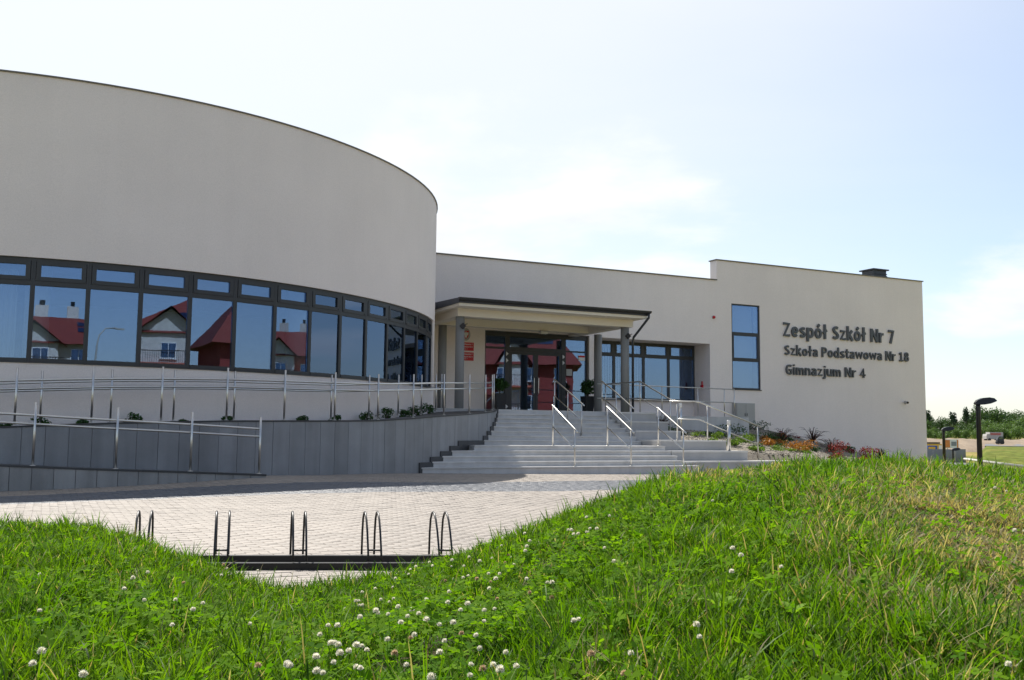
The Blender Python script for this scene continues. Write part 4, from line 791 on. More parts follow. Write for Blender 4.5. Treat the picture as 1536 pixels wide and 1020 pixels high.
slab('upper_road', 1475, 1800, 196, 214, -.75, -.45, 'asphalt', .6)
# raw earth of the building site, as an uneven heap surface
ex = np.linspace(1300, 1900, 60); ez = np.linspace(185, 262, 22); EXg, EZg = np.meshgrid(ex, ez, indexing='ij'); Xg = (EXg - 768) / FPX * EZg
wx = RTX * Xg + FWX * EZg; wy = RTY * Xg + FWY * EZg; hz = np.interp(EZg, [185, 190, 200, 235, 262], [-4.5, -1.5, -.9, .2, .1]) + .55 * np.abs(vnoise(wx * .09, wy * .11, 3)) * sstep(EZg, 185, 205) + .25 * vnoise(wx * .4, wy * .3, 8)
I = np.arange(EXg.size).reshape(EXg.shape); ef = np.stack([I[:-1, :-1], I[1:, :-1], I[1:, 1:], I[:-1, 1:]], -1).reshape(-1, 4)
tag(npmesh('earthworks', np.stack([wx, wy, hz], -1).reshape(-1, 3), [ef], 'dirt', smooth=True), None, kind='structure')
# grassy embankment with a kerbed lower edge
M['meadow'] = material('meadow_green', (.075, .12, .02), .95, .1, .10, .6, 4, col2=(.16, .15, .04), fine=.45, fscale=.9, spec=.03)
ex = np.linspace(1448, 1950, 70); ez = np.linspace(104, 186, 26); EXg, EZg = np.meshgrid(ex, ez, indexing='ij'); Xg = (EXg - 768) / FPX * EZg; wx = RTX * Xg + FWX * EZg; wy = RTY * Xg + FWY * EZg
hz = np.interp(EZg, [104, 108, 135, 186], [-3.7, -3.0, -1.25, -.75]) + .12 * vnoise(wx * .2, wy * .2, 5); hz = np.where(EXg < 1475, np.minimum(hz, -4.2 + (EXg - 1448) / 27 * 3.2), hz)
I = np.arange(EXg.size).reshape(EXg.shape); ef = np.stack([I[:-1, :-1], I[1:, :-1], I[1:, 1:], I[:-1, 1:]], -1).reshape(-1, 4)
tag(npmesh('embankment', np.stack([wx, wy, hz], -1).reshape(-1, 3), [ef], 'meadow', smooth=True), None, kind='structure')
m = MB(); kp = [(1444, 122), (1450, 112), (1470, 107), (1500, 104.5), (1540, 103), (1620, 102), (1900, 101)]
q = [(*cw(p, Z), zpx(688 + min(12, max(0, (p - 1444) * .13)), p, Z)) for p, Z in kp]
m.tube(q, .16, 6); tag(m.build('kerb', 'concrete'), None, kind='structure')
slab('footpath', 1475, 1540, 60, 70, -3.35, -3.3, 'concrete', .5)
# billboard, truck, car, excavated machinery at the site
t = thing('billboard', 'orange and white advertising billboard on posts beside the building site', 'billboard', (*cw(1425, 170), -1.5)); a = Vector(cw(1415, 172)); b = Vector(cw(1436, 172)); L_ = (b - a).length; dv = (b - a) / L_; nv = Vector((-dv.y, dv.x)); z0, z1 = zpx(672, 1425, 172), zpx(659, 1425, 172)
MB().fbox(a, dv, nv, 0, L_, 0, .2, z0, z1).build('board', 'white', t); MB().fbox(a, dv, nv, .08, L_ * .38, -.03, -.003, z0 + .1, z1 - .1).build('poster', 'orange', t); MB().fbox(a, dv, nv, L_ * .48, L_ - .4, -.03, -.003, z0 + .4, z1 - .4).build('poster', 'sheet', t); MB().fbox(a, dv, nv, L_ - .3, L_ - .08, -.03, -.003, z0 + .1, z1 - .1).build('poster', 'orange', t)
for u in (.2, .8): MB().fbox(a, dv, nv, L_ * u, L_ * u + .12, .2, .32, -2.5, z1).build('post', 'sheet', t)
def vehicle(name, label, cat, px0, px1, Z, zb, h, mats, cab=.25):
    a = Vector(cw(px0, Z)); b = Vector(cw(px1, Z)); L_ = (b - a).length; dv = (b - a) / L_; nv = Vector((-dv.y, dv.x)); t = thing(name, label, cat, (a.x, a.y, zb)); w = min(2.3, L_ * .5)
    pr = [(0, .3), (0, h * .62), (L_ * .06, h * .66), (L_ * cab, h), (L_ * .9, h), (L_, h * .72), (L_, .3)] if cat == 'car' else [(0, .5), (0, h * .55), (L_ * .03, h * .78), (L_ * cab, h * .8), (L_ * cab, h), (L_, h), (L_, .5)]
    vs = [(a.x + dv.x * u + nv.x * q, a.y + dv.y * u + nv.y * q, zb + z) for q in (0, w) for u, z in pr]; k = len(pr)
    MB().add(vs, [tuple(range(k)), tuple(range(k, 2 * k))[::-1]] + [((i + 1) % k, i, k + i, k + (i + 1) % k) for i in range(k)]).build('body', mats[0], t)
    MB().fbox(a, dv, nv, L_ * (cab + .04), L_ * .85, -.02, w + .02, zb + h * .68, zb + h * .9).build('window', mats[1], t)
    for u in (.18, .8):
        for q in (-.02, w - .2): c = a + dv * (L_ * u) + nv * q; MB().tube([(c.x, c.y, zb + .35), (c.x + nv.x * .22, c.y + nv.y * .22, zb + .35)], .36, 14).build('wheel', 'black', t)
    return t
vehicle('parked_truck', 'long faded red and white lorry parked by the earthworks', 'truck', 1478, 1503, 226, .05, 2.1, ('boxgrey', 'pink'), .2)
vehicle('parked_car', 'dark car parked in front of the lorry by the upper road', 'car', 1494, 1504, 206, -.45, 1.6, ('gutter', 'hglass'))
vehicle('work_machine', 'blue and yellow works vehicle behind the corner of the school', 'vehicle', 1384, 1404, 152, -2.3, 1.9, ('blue', 'yellow'), .3)
t = thing('spoil_skip', 'yellow skip of sand behind the blue works vehicle', 'skip', (*cw(1398, 158), -2.0)); a = Vector(cw(1386, 158)); b = Vector(cw(1411, 158)); L_ = (b - a).length; dv = (b - a) / L_; nv = Vector((-dv.y, dv.x))
m = MB(); m.fbox(a, dv, nv, 0, L_, 0, 2, -2.3, -.2); m.build('container', 'yellow', t); m = MB(); m.fbox(a, dv, nv, .2, L_ - .2, .2, 1.8, -.2, .12); m.build('load', 'dirt', t); MB().fbox(a, dv, nv, L_ * .8, L_ - .05, -.05, -.003, -2.2, -.4).build('plate', 'white', t)
for px_, Z, lb in ((1494, 62, 'small grey junction post in the meadow'), (1519, 62, 'low white marker in the meadow'), (1528, 62, 'low dark marker at the right edge of the meadow')):
    x, y = cw(px_, Z); z0 = float(ground_z(x, y)); zt = zpx({1494: 703, 1519: 709, 1528: 708}[px_], px_, Z); t = thing('marker_post', lb, 'post', (x, y, z0)); MB().box(x - .12, x + .12, y - .1, y + .1, z0 - .2, zt).build('body', 'sheet' if px_ != 1519 else 'white', t); MB().box(x - .16, x + .16, y - .14, y + .14, zt, zt + .06).build('cap', 'gutter' if px_ != 1519 else 'white', t)
# ------------------------------------------------------------------ wood on the hillside
def tree_meshes(seed, kind):
    if kind == 'pine':
        V, F = leaf_cloud(520, 2.3, 2.3, 4.2, .36, 9, seed); cr = mesh_of('crown', V + np.array([0, 0, 10.2]), F, 'tree_p')
    else:
        V, F = leaf_cloud(1400, 4.8, 4.8, 5.4, .36, 16, seed); cr = mesh_of('crown', V + np.array([0, 0, 7.0]), F, 'tree_d' if kind == 'dark' else 'tree_m')
    m = MB(); m.tube([(0, 0, -.5), (.1, .05, 4), (0, .1, 9)], [.28, .2, .08], 6)
    for q in range(4): a = q * 1.7 + seed; m.tube([(0, 0, 4 + q * .7), (math.cos(a) * 2.2, math.sin(a) * 2.2, 7 + q * .5)], [.12, .04], 5)
    o = m.build('trunk', 'bark'); tr = o.data; bpy.data.objects.remove(o); return cr, tr
TM = {k: [tree_meshes(s, k) for s in (1, 2, 3)] for k in ('dark', 'mid')}; TM['pine'] = [tree_meshes(9, 'pine'), tree_meshes(10, 'pine')]
def tree(kind, v, x, y, z, s, rz, label, group):
    t = thing({'dark': 'broadleaf_tree', 'mid': 'young_tree', 'pine': 'pine_tree'}[kind], label, 'tree', (x, y, z), group); t.scale = (s, s, s * random.uniform(.9, 1.15)); t.rotation_euler = (0, 0, rz)
    for nm, me in zip(('crown', 'trunk'), TM[kind][v % len(TM[kind])]): o = bpy.data.objects.new(nm, me); COL.objects.link(o); o.parent = t
g = random.Random(5)
LBL = {'dark': 'dark green broadleaf tree in the wood on the hillside', 'mid': 'lighter green young tree at the front edge of the hillside wood', 'pine': 'dark pine rising above the hillside wood'}
def far_tree(kind, px_, Z, toppx, label=None, wmul=1):
    x, y = cw(px_, Z); zb = float(ground_z(x, y)) - 1.0; zt = zpx(toppx, px_, Z); hgt = 12.2 if kind != 'pine' else 14
    tree(kind, g.randrange(3), x, y, zb, max(.35, (zt - zb) / hgt), g.uniform(0, 6.28), label or LBL[kind], {'dark': 'trees of the hillside wood', 'mid': 'young trees edging the wood', 'pine': 'pines above the wood'}[kind])
crest = lambda p: float(np.interp(p, [1380, 1395, 1420, 1440, 1460, 1480, 1536, 1700], [614, 620, 622, 624, 614, 610, 612, 610]))
for i in range(46):
    p = 1340 + i * 8.5 + g.uniform(-3, 3); far_tree('dark', p, g.uniform(330, 380), crest(p) + g.uniform(0, 6))
for i in range(44):
    p = 1345 + i * 8.7 + g.uniform(-3, 3); far_tree('dark' if g.random() < .4 else 'mid', p, g.uniform(295, 325), crest(p) + 12 + g.uniform(0, 9))
for i in range(40):
    p = 1345 + i * 9.5 + g.uniform(-3, 3); far_tree('mid', p, g.uniform(270, 288), crest(p) + 24 + g.uniform(0, 9))
far_tree('pine', 1429, 320, 610, 'tall lone pine standing above the wood between the two lamps'); far_tree('pine', 1448, 325, 614, 'smaller pine right of the lone pine, left of the near lamp'); far_tree('pine', 1391, 330, 611, 'pine at the left end of the wood beside the school corner')
# ------------------------------------------------------------------ houses across the street (behind the viewer, mirrored in the glass)
def house(label, loc, rot, w, d, eave, ridge, wall, base, hip=True, balcony=True, bay=.12):
    t = thing('house', label, 'house', (loc[0], loc[1], -.4)); t.rotation_euler = (0, 0, rot); ORI[t] = (0, 0, 0)
    MB().box(-w / 2, w / 2, -d / 2, d / 2, 0, eave).build('wall', wall, t)
    MB().box(-w / 2 - .03, w / 2 + .03, -d / 2 - .03, d / 2 + .03, 0, eave * .34).build('base_wall', base, t)
    o = .9; e = eave - .25; hx = w * .28 if hip else 0
    vs = [(-w / 2 - o, -d / 2 - o, e), (w / 2 + o, -d / 2 - o, e), (w / 2 + o, d / 2 + o, e), (-w / 2 - o, d / 2 + o, e), (-w / 2 + hx - (0 if hip else o), 0, ridge), (w / 2 - hx + (0 if hip else o), 0, ridge)]
    rf = MB().add(vs, [(0, 1, 5, 4), (2, 3, 4, 5), (1, 2, 5), (3, 0, 4), (3, 2, 1, 0)]).build('roof', 'roof_tile', t)
    for x in (-w * .12, w * .08): MB().box(x - .5, x + .5, .2, 1.0, ridge - 1.6, ridge + 1.1).build('chimney', 'house_white', rf); MB().tube([(x, .6, ridge + 1.1), (x, .6, ridge + 1.6)], .2, 10).build('flue', 'black', rf)
    sl_ = (ridge - e) / (d / 2 + o)
    for x in (-w * .26, -w * .18, w * .22, w * .30):
        for k in range(2 if x < 0 else 1):
            y0 = -d / 2 + 1.6 + k * 1.3; z0 = e + (y0 + d / 2 + o) * sl_; y1_ = y0 + 1.0; z1 = e + (y1_ + d / 2 + o) * sl_
            MB().add([(x - .4, y0, z0 + .06), (x + .4, y0, z0 + .06), (x + .4, y1_, z1 + .06), (x - .4, y1_, z1 + .06)], [(0, 1, 2, 3)]).build('roof_window', 'hglass', rf)
    # gabled dormer bay with balcony on the front
    bw = w * .30; bxc = w * bay
    gx0, gx1 = bxc - bw / 2, bxc + bw / 2; gz = eave + (ridge - eave) * .55
    MB().add([(gx0, -d / 2 - .6, 0), (gx1, -d / 2 - .6, 0), (gx1, -d / 2 - .6, eave), (bxc, -d / 2 - .6, gz), (gx0, -d / 2 - .6, eave), (gx0, 0, 0), (gx1, 0, 0), (gx1, 0, eave), (bxc, 0, gz), (gx0, 0, eave)], [(0, 1, 2, 3, 4), (1, 6, 7, 2), (5, 0, 4, 9)]).build('bay', 'house_white', t)
    MB().add([(gx0 - .6, -d / 2 - 1.3, eave - .5), (bxc, -d / 2 - 1.3, gz + .2), (gx1 + .6, -d / 2 - 1.3, eave - .5), (gx0 - .6, .3, eave - .5), (bxc, .3, gz + .2), (gx1 + .6, .3, eave - .5)], [(0, 1, 4, 3), (1, 2, 5, 4)]).build('bay_roof', 'roof_tile', rf)
    nfl = max(2, int(eave / 2.85))
    for fl in range(nfl):
        z0 = .9 + fl * (eave / nfl)
        for x in np.arange(-w / 2 + 1.4, w / 2 - 1, 2.9):
            inbay = gx0 - .7 < x < gx1 + .7; yy = -d / 2 - (.66 if inbay else .06)
            f = MB().box(x - .62, x + .62, yy, yy + .05, z0, z0 + 1.4).build('window', 'white', t)
            for s_ in (-1, 1): MB().box(x + (.03 if s_ > 0 else -.56), x + (.56 if s_ > 0 else -.03), yy - .012, yy - .002, z0 + .07, z0 + 1.33).build('pane', 'hglass', f)
            MB().box(x - .7, x + .7, yy - .12, yy - .001, z0 - .07, z0 - .01).build('sill', 'white', f)
    if balcony:
        for fl in range(1, nfl):
            z0 = fl * (eave / nfl) + .25; bl = MB().box(gx0 - .4, gx1 + .9, -d / 2 - 2.0, -d / 2 - .67, z0, z0 + .18).build('balcony', 'house_coral', t)
            m = MB()
            for x in np.arange(gx0 - .35, gx1 + .9, .18): m.box(x, x + .03, -d / 2 - 1.98, -d / 2 - 1.95, z0 + .18, z0 + 1.15)
            m.box(gx0 - .4, gx1 + .9, -d / 2 - 2.0, -d / 2 - 1.93, z0 + 1.15, z0 + 1.22); m.build('balustrade', 'house_dark', bl)
    return t
def facing(p, q): return math.atan2(q[1] - p[1], q[0] - p[0]) + math.pi / 2
for lb, p, q, w, d, e, rg, wl, bs, hp in (
    ('white-walled house with a red hipped roof mirrored in the leftmost whole window', (-2.5, -50), (1, 22), 12.5, 10, 8.7, 11.2, 'house_white', 'house_dark', .12),
    ('tall red house with chimneys and balconies mirrored in the fourth and fifth curved windows', (38.0, -42.0), (2.5, 22.6), 16.5, 10, 10.2, 13.6, 'house_red', 'house_red', .28),
    ('red brick house with white windows mirrored in the entrance doors', (46.0, -24.5), (16.8, 34.1), 10.2, 9, 8.6, 13.2, 'house_red', 'house_red', .1),
    ('coral house with red roof mirrored in the seventh curved window', (92, -20), (5.3, 23.5), 12, 9, 10.4, 13.4, 'house_coral', 'house_red', .12)):
    house(lb, p, facing(p, q), w, d, e, rg, wl, bs, True, True, hp)
t = thing('street_lamp', 'tall curved street lamp mirrored in the third curved window', 'lamp post', (10, -26, 0)); MB().tube([(10, -26, -.4), (10, -26, 6.6), (10.15, -26.05, 7.4), (10.6, -26.2, 7.9), (11.3, -26.4, 8.0)], [.09, .06, .05, .045, .04], 10).build('pole', 'boxgrey', t, True); MB().fbox((11.2, -26.4), (.96, -.27), (.27, .96), 0, .7, -.12, .12, 7.92, 8.04).build('lamp_head', 'boxgrey', t)
# ------------------------------------------------------------------ grass
def px_of(x, y): Z = x * FWX + y * FWY; X = x * RTX + y * RTY; return 768 + FPX * X / Z, Z
def clover_w(px_, Z):
    return 1.0 * np.exp(-((px_ - 680) / 190) ** 2 - ((Z - 3.4) / 1.5) ** 2) + .55 * np.exp(-((px_ - 240) / 160) ** 2 - ((Z - 3.3) / .7) ** 2) + .5 * np.exp(-((px_ - 930) / 130) ** 2 - ((Z - 4.6) / 1.2) ** 2) + .16
def make_grass():
    Ps = []
    for Z0, Z1, den in ((1.55, 2.6, 19000), (2.6, 4.0, 17500), (4.0, 5.6, 12500), (5.6, 7.4, 8000), (7.4, 11.5, 3600)):
        A = (Z1 ** 2 - Z0 ** 2) / 2 * 1.87
        def pts(k): Z = np.sqrt(rng.uniform(Z0 ** 2, Z1 ** 2, k)); X = rng.uniform(-.82, 1.05, k) * Z; return RTX * X + FWX * Z, RTY * X + FWY * Z
        k = int(A * den * .42); x, y = pts(k); Ps.append(np.stack([x, y, np.full(k, -9.), np.ones(k)], -1))
        nt_ = int(A * den * .58 / 16); tx, ty = pts(nt_); per = rng.integers(8, 25, nt_); ti = np.repeat(np.arange(nt_), per); rad = rng.uniform(.010, .032, nt_)[ti]; w = rng.uniform(0, 2 * np.pi, len(ti)); q = np.abs(rng.normal(0, 1, len(ti)))
        Ps.append(np.stack([tx[ti] + np.cos(w) * rad * q, ty[ti] + np.sin(w) * rad * q, w, rng.lognormal(.08, .33, nt_)[ti]], -1))
    P = np.concatenate(Ps); x, y, waz, lmul = P.T; Z = x * FWX + y * FWY; a = (x * RTX + y * RTY) / Z; z = ground_z(x, y); px_ = 768 + FPX * a
    keep = (z > plaza_z(x, y) + .012) | (a > .2); keep &= Z < np.interp(px_, CX, CZ) + np.interp(a, [.2, .5], [1.5, 3.2]); keep &= (np.abs(a) < .57) | (rng.uniform(0, 1, len(x)) < .42)
    den = vnoise(x * 2.2, y * 2.2, 1) + .5 * vnoise(x * 5, y * 5, 7); keep &= rng.uniform(0, 1, len(x)) < np.clip(.74 + .6 * den, .10, 1)
    keep &= rng.uniform(0, 1, len(x)) > .38 * np.clip(clover_w(px_, Z) - .25, 0, 1)
    waz, lmul = waz[keep], lmul[keep]
    x, y, z, Z, px_ = x[keep], y[keep], z[keep], Z[keep], px_[keep]; k = len(x); den = den[keep]
    long_ = np.clip(.5 + .6 * vnoise(x * 1.3, y * 1.3, 5), 0, 1)
    Ln = (.038 + .062 * long_) * rng.lognormal(0, .28, k) * lmul; Ln *= 1 - .25 * np.clip(clover_w(px_, Z) - .25, 0, 1); Ln = np.clip(Ln, .025, .22); Ln *= np.interp(Z, [2, 9], [1, .92])
    dry = np.clip(1.15 * np.exp(-((px_ - 1470) / 190) ** 2 - ((Z - 5.0) / 2.3) ** 2) + .65 * np.exp(-((px_ - 1090) / 90) ** 2 - ((Z - 7.6) / .9) ** 2) + .42 * vnoise(x * 1.9, y * 1.9, 11) - .06, 0, 1) * (px_ > 780) + .10 * (px_ <= 780) * np.clip(vnoise(x * 3, y * 3, 12), 0, 1)
    Ln *= 1 - .3 * dry
    az = np.where(waz > -5, waz + rng.normal(0, .5, k), rng.uniform(0, 2 * np.pi, k)); lean = np.abs(rng.normal(.38, .28, k)) + .35 * dry * rng.uniform(0, 1.6, k); bend = rng.uniform(.2, 1.1, k)
    wd = rng.uniform(.0013, .0027, k) * np.interp(Z, [2, 5, 9], [1, 1.35, 2.0]) * np.where(np.abs(px_ - 768) > 830, 1.9, 1.0)
    dx, dy = np.cos(az), np.sin(az); tw = az + np.pi / 2 + rng.normal(0, .5, k); sx, sy = np.cos(tw), np.sin(tw)
    def lvl(u):
        ang = lean + bend * u; h = Ln * u * np.cos(np.clip(lean + bend * u * .5, 0, 1.45)); r = Ln * u * np.sin(np.clip(lean + bend * u * .5, 0, 1.45)); return x + dx * r, y + dy * r, z - .008 + h
    V = []
    for u, wf in ((0, .75), (.38, 1.0), (.74, .7)):
        px2, py2, pz2 = lvl(u); V += [np.stack([px2 - sx * wd * wf, py2 - sy * wd * wf, pz2], -1), np.stack([px2 + sx * wd * wf, py2 + sy * wd * wf, pz2], -1)]
    V.append(np.stack(lvl(1.0), -1)); V = np.stack(V, 1).reshape(-1, 3); b = np.arange(k)[:, None] * 7
    Fq = np.concatenate([b + np.array([[0, 1, 3, 2]]), b + np.array([[2, 3, 5, 4]])]); Ft = b + np.array([[4, 5, 6]])
    base = np.array([.040, .122, .003]); lt = np.array([.15, .258, .006]); br = np.array([.22, .16, .08]); st = np.array([.40, .35, .21]); dk = np.array([.022, .062, .006])
    r1 = rng.uniform(0, 1, (k, 1)); pat = np.clip(.5 + .5 * vnoise(x * .9 + 2, y * .9, 21), 0, 1)[:, None]
    col = base + (lt - base) * (r1 * .55 + .45 * pat); col = np.where(rng.uniform(0, 1, (k, 1)) < .14, dk, col)
    isd = rng.uniform(0, 1, k) < (.035 + .85 * dry); col = np.where(isd[:, None], br + (st - br) * rng.uniform(0, 1, (k, 1)), col)
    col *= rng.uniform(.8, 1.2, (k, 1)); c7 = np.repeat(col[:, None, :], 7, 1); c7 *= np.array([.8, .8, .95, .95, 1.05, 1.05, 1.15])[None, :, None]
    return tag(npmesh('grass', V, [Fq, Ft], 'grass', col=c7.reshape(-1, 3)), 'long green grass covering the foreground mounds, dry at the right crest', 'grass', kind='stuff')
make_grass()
def make_clover():
    k = 34000; Z = np.sqrt(rng.uniform(1.7 ** 2, 6.8 ** 2, k)); a = rng.uniform(-.6, .6, k); px_ = 768 + FPX * a; ok = (rng.uniform(0, 1, k) < clover_w(px_, Z)) & (Z < np.interp(px_, CX, CZ) - .1); Z, a = Z[ok], a[ok]; X = a * Z
    x = RTX * X + FWX * Z; y = RTY * X + FWY * Z; ok = vnoise(x * 3, y * 3, 15) > -.25; x, y = x[ok], y[ok]; k = len(x); z = ground_z(x, y) + rng.uniform(.045, .10, k); az = rng.uniform(0, 6.28, k); s = rng.uniform(.008, .0145, k)
    V = []; tl = rng.normal(0, .35, (k, 2))
    for j in range(3):
        w = az + j * 2.094; c, sn = np.cos(w), np.sin(w)
        for u, v, h in ((0, 0, 0), (.75, -.62, .12), (1.5, -.5, .1), (1.62, 0, -.05), (1.5, .5, .1), (.75, .62, .12)):
            lx = (u * c - v * sn) * s; ly = (u * sn + v * c) * s; V.append(np.stack([x + lx, y + ly, z + h * s + lx * tl[:, 0] + ly * tl[:, 1]], -1))
    V = np.stack(V, 1).reshape(-1, 3); b = np.arange(k)[:, None] * 18; F = np.concatenate([b + np.array([[j * 6, j * 6 + 1, j * 6 + 2, j * 6 + 3, j * 6 + 4, j * 6 + 5]]) for j in range(3)])
    col = np.array([.05, .14, .005]) + (np.array([.16, .29, .010]) - np.array([.05, .14, .005])) * rng.uniform(0, 1, (k, 1)); c = np.repeat(col[:, None], 18, 1).reshape(-1, 3)
    tag(npmesh('clover_leaves', V, [F], 'clover', col=c), 'three-lobed clover leaves spread through the foreground grass', 'clover', kind='stuff')
make_clover()
# white clover flower heads, each on its stem
FLOWERS = [(1.704, 3.792, 0.105), (1.714, 3.651, 0.117), (1.677, 3.604, 0.11), (1.521, 3.332, 0.119), (1.443, 3.494, 0.12), (1.658, 3.681, 0.098), (1.445, 3.813, 0.096), (1.512, 4.534, 0.128), (1.39, 4.101, 0.105), (1.26, 4.154, 0.104), (1.007, 2.715, 0.135), (1.002, 2.797, 0.114), (1.179, 2.991, 0.128), (1.259, 2.942, 0.114), (1.35, 2.942, 0.121), (1.311, 2.896, 0.101), (1.223, 2.734, 0.12), (1.013, 2.635, 0.13), (0.943, 2.748, 0.116), (0.774, 2.785, 0.125), (0.968, 2.846, 0.122), (1.097, 2.708, 0.098), (0.843, 2.472, 0.125), (0.817, 2.34, 0.119), (0.709, 2.537, 0.107), (0.782, 2.559, 0.096), (0.731, 2.335, 0.13), (0.671, 2.388, 0.114), (0.567, 2.188, 0.124), (0.51, 2.103, 0.13), (0.554, 2.071, 0.124), (0.613, 2.009, 0.132), (1.068, 2.533, 0.111), (0.957, 2.395, 0.127), (1.118, 2.475, 0.113), (1.016, 2.264, 0.132), (0.791, 2.161, 0.13), (0.925, 2.379, 0.099), (0.887, 2.084, 0.1), (0.822, 2.104, 0.104), (0.817, 1.786, 0.134), (0.913, 2.025, 0.112), (0.886, 1.832, 0.12), (0.945, 2.167, 0.107), (1.026, 2.125, 0.115), (1.293, 2.318, 0.11), (2.524, 4.548, 0.109), (2.425, 4.316, 0.118), (2.256, 4.483, 0.118), (2.13, 4.91, 0.131), (2.172, 4.651, 0.122), (2.023, 4.558, 0.132), (2.073, 5.018, 0.129), (1.911, 4.953, 0.135), (1.921, 5.151, 0.122), (1.9, 5.254, 0.102), (1.712, 4.885, 0.129), (2.295, 4.947, 0.134), (1.649, 3.12, 0.131), (1.633, 3.703, 0.118), (1.989, 4.679, 0.124), (2.528, 4.389, 0.103), (2.445, 4.158, 0.128), (2.178, 4.354, 0.118), (1.665, 4.834, 0.106), (1.05, 3.216, 0.098), (1.24, 4.139, 0.129), (0.929, 2.497, 0.135), (0.957, 2.61, 0.099), (1.353, 4.027, 0.127), (0.667, 2.188, 0.111), (1.189, 2.618, 0.101), (1.117, 3.215, 0.107), (1.22, 3.958, 0.126), (0.932, 2.863, 0.13), (1.069, 2.811, 0.097), (1.153, 2.768, 0.12), (1.64, 3.23, 0.097), (0.904, 1.948, 0.124), (0.761, 1.974, 0.108), (1.331, 4.005, 0.13), (0.71, 2.389, 0.134), (0.73, 2.515, 0.115), (0.443, 4.43, 0.135), (0.336, 4.111, 0.107), (0.564, 4.469, 0.098), (0.581, 4.47, 0.119), (0.341, 3.46, 0.096), (0.418, 3.424, 0.103), (0.409, 3.227, 0.111), (0.007, 3.092, 0.119), (0.009, 2.477, 0.101), (0.018, 3.957, 0.097), (0.246, 3.48, 0.13), (1.061, 6.186, 0.108), (1.029, 6.132, 0.133), (1.193, 6.046, 0.131), (0.575, 3.096, 0.11), (0.796, 2.865, 0.113), (0.698, 2.497, 0.116), (0.676, 2.396, 0.121), (0.581, 2.238, 0.119), (0.56, 2.092, 0.117), (0.519, 2.144, 0.12), (0.412, 2.082, 0.133), (0.118, 2.144, 0.115), (0.028, 2.288, 0.112), (0.336, 2.825, 0.124), (0.958, 5.845, 0.105), (0.488, 3.38, 0.107), (1.819, 2.312, 0.134), (1.288, 2.309, 0.116), (1.145, 1.795, 0.117), (1.056, 1.649, 0.095), (1.697, 3.21, 0.112), (2.505, 4.513, 0.118), (2.52, 4.484, 0.096), (2.452, 4.257, 0.12), (2.481, 4.219, 0.12), (2.336, 2.958, 0.097), (1.324, 1.797, 0.12), (1.432, 1.947, 0.114), (1.064, 1.812, 0.122), (5.302, 4.153, 0.109), (5.099, 3.95, 0.123), (3.567, 2.709, 0.125), (3.818, 2.858, 0.096), (1.755, 1.356, 0.097)]  #@FLOWERS
def flower_mesh(seed, brown=0.0):
    g = np.random.default_rng(seed); k = 64; i = np.arange(k); ph = np.arccos(1 - 1.72 * (i + .5) / k); w = i * 2.39996; d = np.stack([np.sin(ph) * np.cos(w), np.sin(ph) * np.sin(w), np.cos(ph)], -1)
    upw = np.array([0, 0, 1.0]); side = np.cross(d, upw + g.normal(0, .2, (k, 3))); side /= np.linalg.norm(side, axis=1)[:, None] + 1e-6; r = .0115 * g.uniform(.85, 1.1, k)[:, None]; dd = d + np.array([0, 0, .25]); o = np.array([0, 0, .0])
    s = .0022; up2 = np.cross(side, d)
    V = np.stack([o + d * r * .35, o + dd * r * .8 - side * s, o + dd * r * 1.12 + up2 * .001, o + dd * r * .8 + side * s, o + dd * r * .85 + up2 * s], 1).reshape(-1, 3); b = np.arange(k)[:, None] * 5
    F = np.concatenate([b + np.array([[0, 1, 4]]), b + np.array([[0, 4, 3]]), b + np.array([[1, 2, 4]]), b + np.array([[4, 2, 3]])]); return mesh_of('flower_head', V, F, 'petal')
for x, y, h in list(FLOWERS)[:80]:
    if random.random() < .75 and math.hypot(x, y) > 3: FLOWERS.append((x + random.gauss(0, .45), y + random.gauss(0, .3), h * random.uniform(.7, .95)))
FM = [flower_mesh(s) for s in range(4)]; M['petal'] = leaf_mat('faded_petal', False, (.50, .36, .23), .3, .8, gain=.8); FM.append(flower_mesh(9))
sm_ = MB().tube([(0, 0, 0), (.004, .002, .05), (.002, -.002, .1)], .0011, 5).build('stem', 'weed'); SM = sm_.data; bpy.data.objects.remove(sm_)
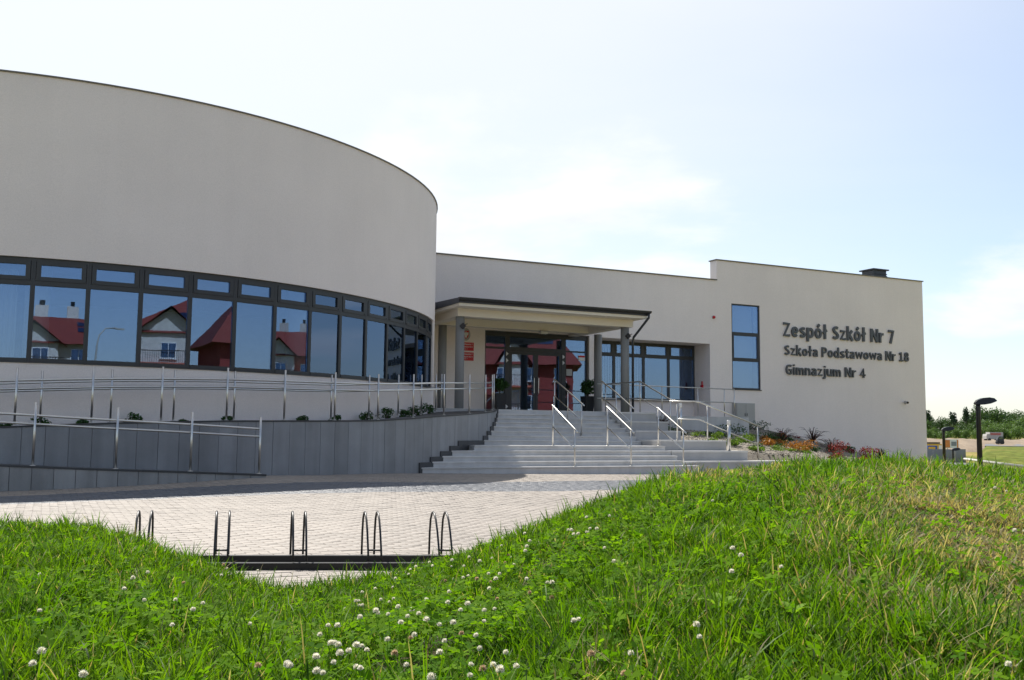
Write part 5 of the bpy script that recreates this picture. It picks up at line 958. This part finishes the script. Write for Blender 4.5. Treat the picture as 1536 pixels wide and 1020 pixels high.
for i, (x, y, h) in enumerate(FLOWERS):
    zg = float(ground_z(x, y)); pq, Zq = px_of(x, y)
    where = 'clover flower head in the dense clover patch below the bike rack' if 400 < pq < 900 and Zq < 5 else 'clover flower head on the left grass slope' if pq <= 400 else 'clover flower head scattered on the right grass slope'
    t = thing('clover_flower', ('white ' if i % 9 != 5 else 'fading brownish ') + where, 'flower', (x, y, zg), 'white clover flowers in the grass: ' + ('patch' if 'patch' in where else 'left' if 'left' in where else 'right')); t.rotation_euler = (random.gauss(0, .12), random.gauss(0, .12), random.uniform(0, 6.28))
    s = random.uniform(.52, .84); o = bpy.data.objects.new('flower_head', FM[4 if i % 9 == 5 else i % 4]); COL.objects.link(o); o.parent = t; o.location = (.002, -.002, h); o.scale = (s, s, s)
    o = bpy.data.objects.new('stem', SM); COL.objects.link(o); o.parent = t; o.scale = (1, 1, h / .1)
# broad-leaved weeds
WEEDS = [(1.792, 2.322, 'broad-leaved weed with pale leaves in the middle of the right slope', 6, 0.16), (1.899, 2.135, 'single-rosette weed with rounded leaf right of the pale weed', 4, 0.12), (2.841, 3.629, 'tall pale-leaved weed near the top of the right mound', 5, 0.17), (2.855, 3.243, 'star-shaped sowthistle rosette high on the right mound', 8, 0.15), (2.098, 3.359, 'low leafy weed left of the tall pale weed', 5, 0.1)]  #@WEEDS
for i, (x, y, lb, n_, ln) in enumerate(WEEDS):
    z = float(ground_z(x, y)); t = thing('broadleaf_weed', lb, 'weed', (x, y, z), 'broad-leaved weeds in the grass')
    for j in range(n_):
        a = j * 6.283 / n_ + random.uniform(-.3, .3); m = MB(); L_ = ln * .68 * random.uniform(.8, 1.15); vs = []; ns = 6
        for q in range(ns + 1):
            u = q / ns; wv = L_ * .12 * math.sin(math.pi * min(1, u * .93 + .07)) ** .8; r_ = L_ * u; hh = .03 + L_ * (.75 * u - .45 * u * u)
            for sg_ in (-1, 0, 1): vs.append((x + math.cos(a) * r_ * .75 - math.sin(a) * wv * sg_, y + math.sin(a) * r_ * .75 + math.cos(a) * wv * sg_, z + hh + (.12 * wv if sg_ else 0)))
        m.add(vs, [f for q in range(ns) for f in ((q * 3, q * 3 + 3, q * 3 + 4, q * 3 + 1), (q * 3 + 1, q * 3 + 4, q * 3 + 5, q * 3 + 2))]); m.build('leaf', 'weed', t, True)
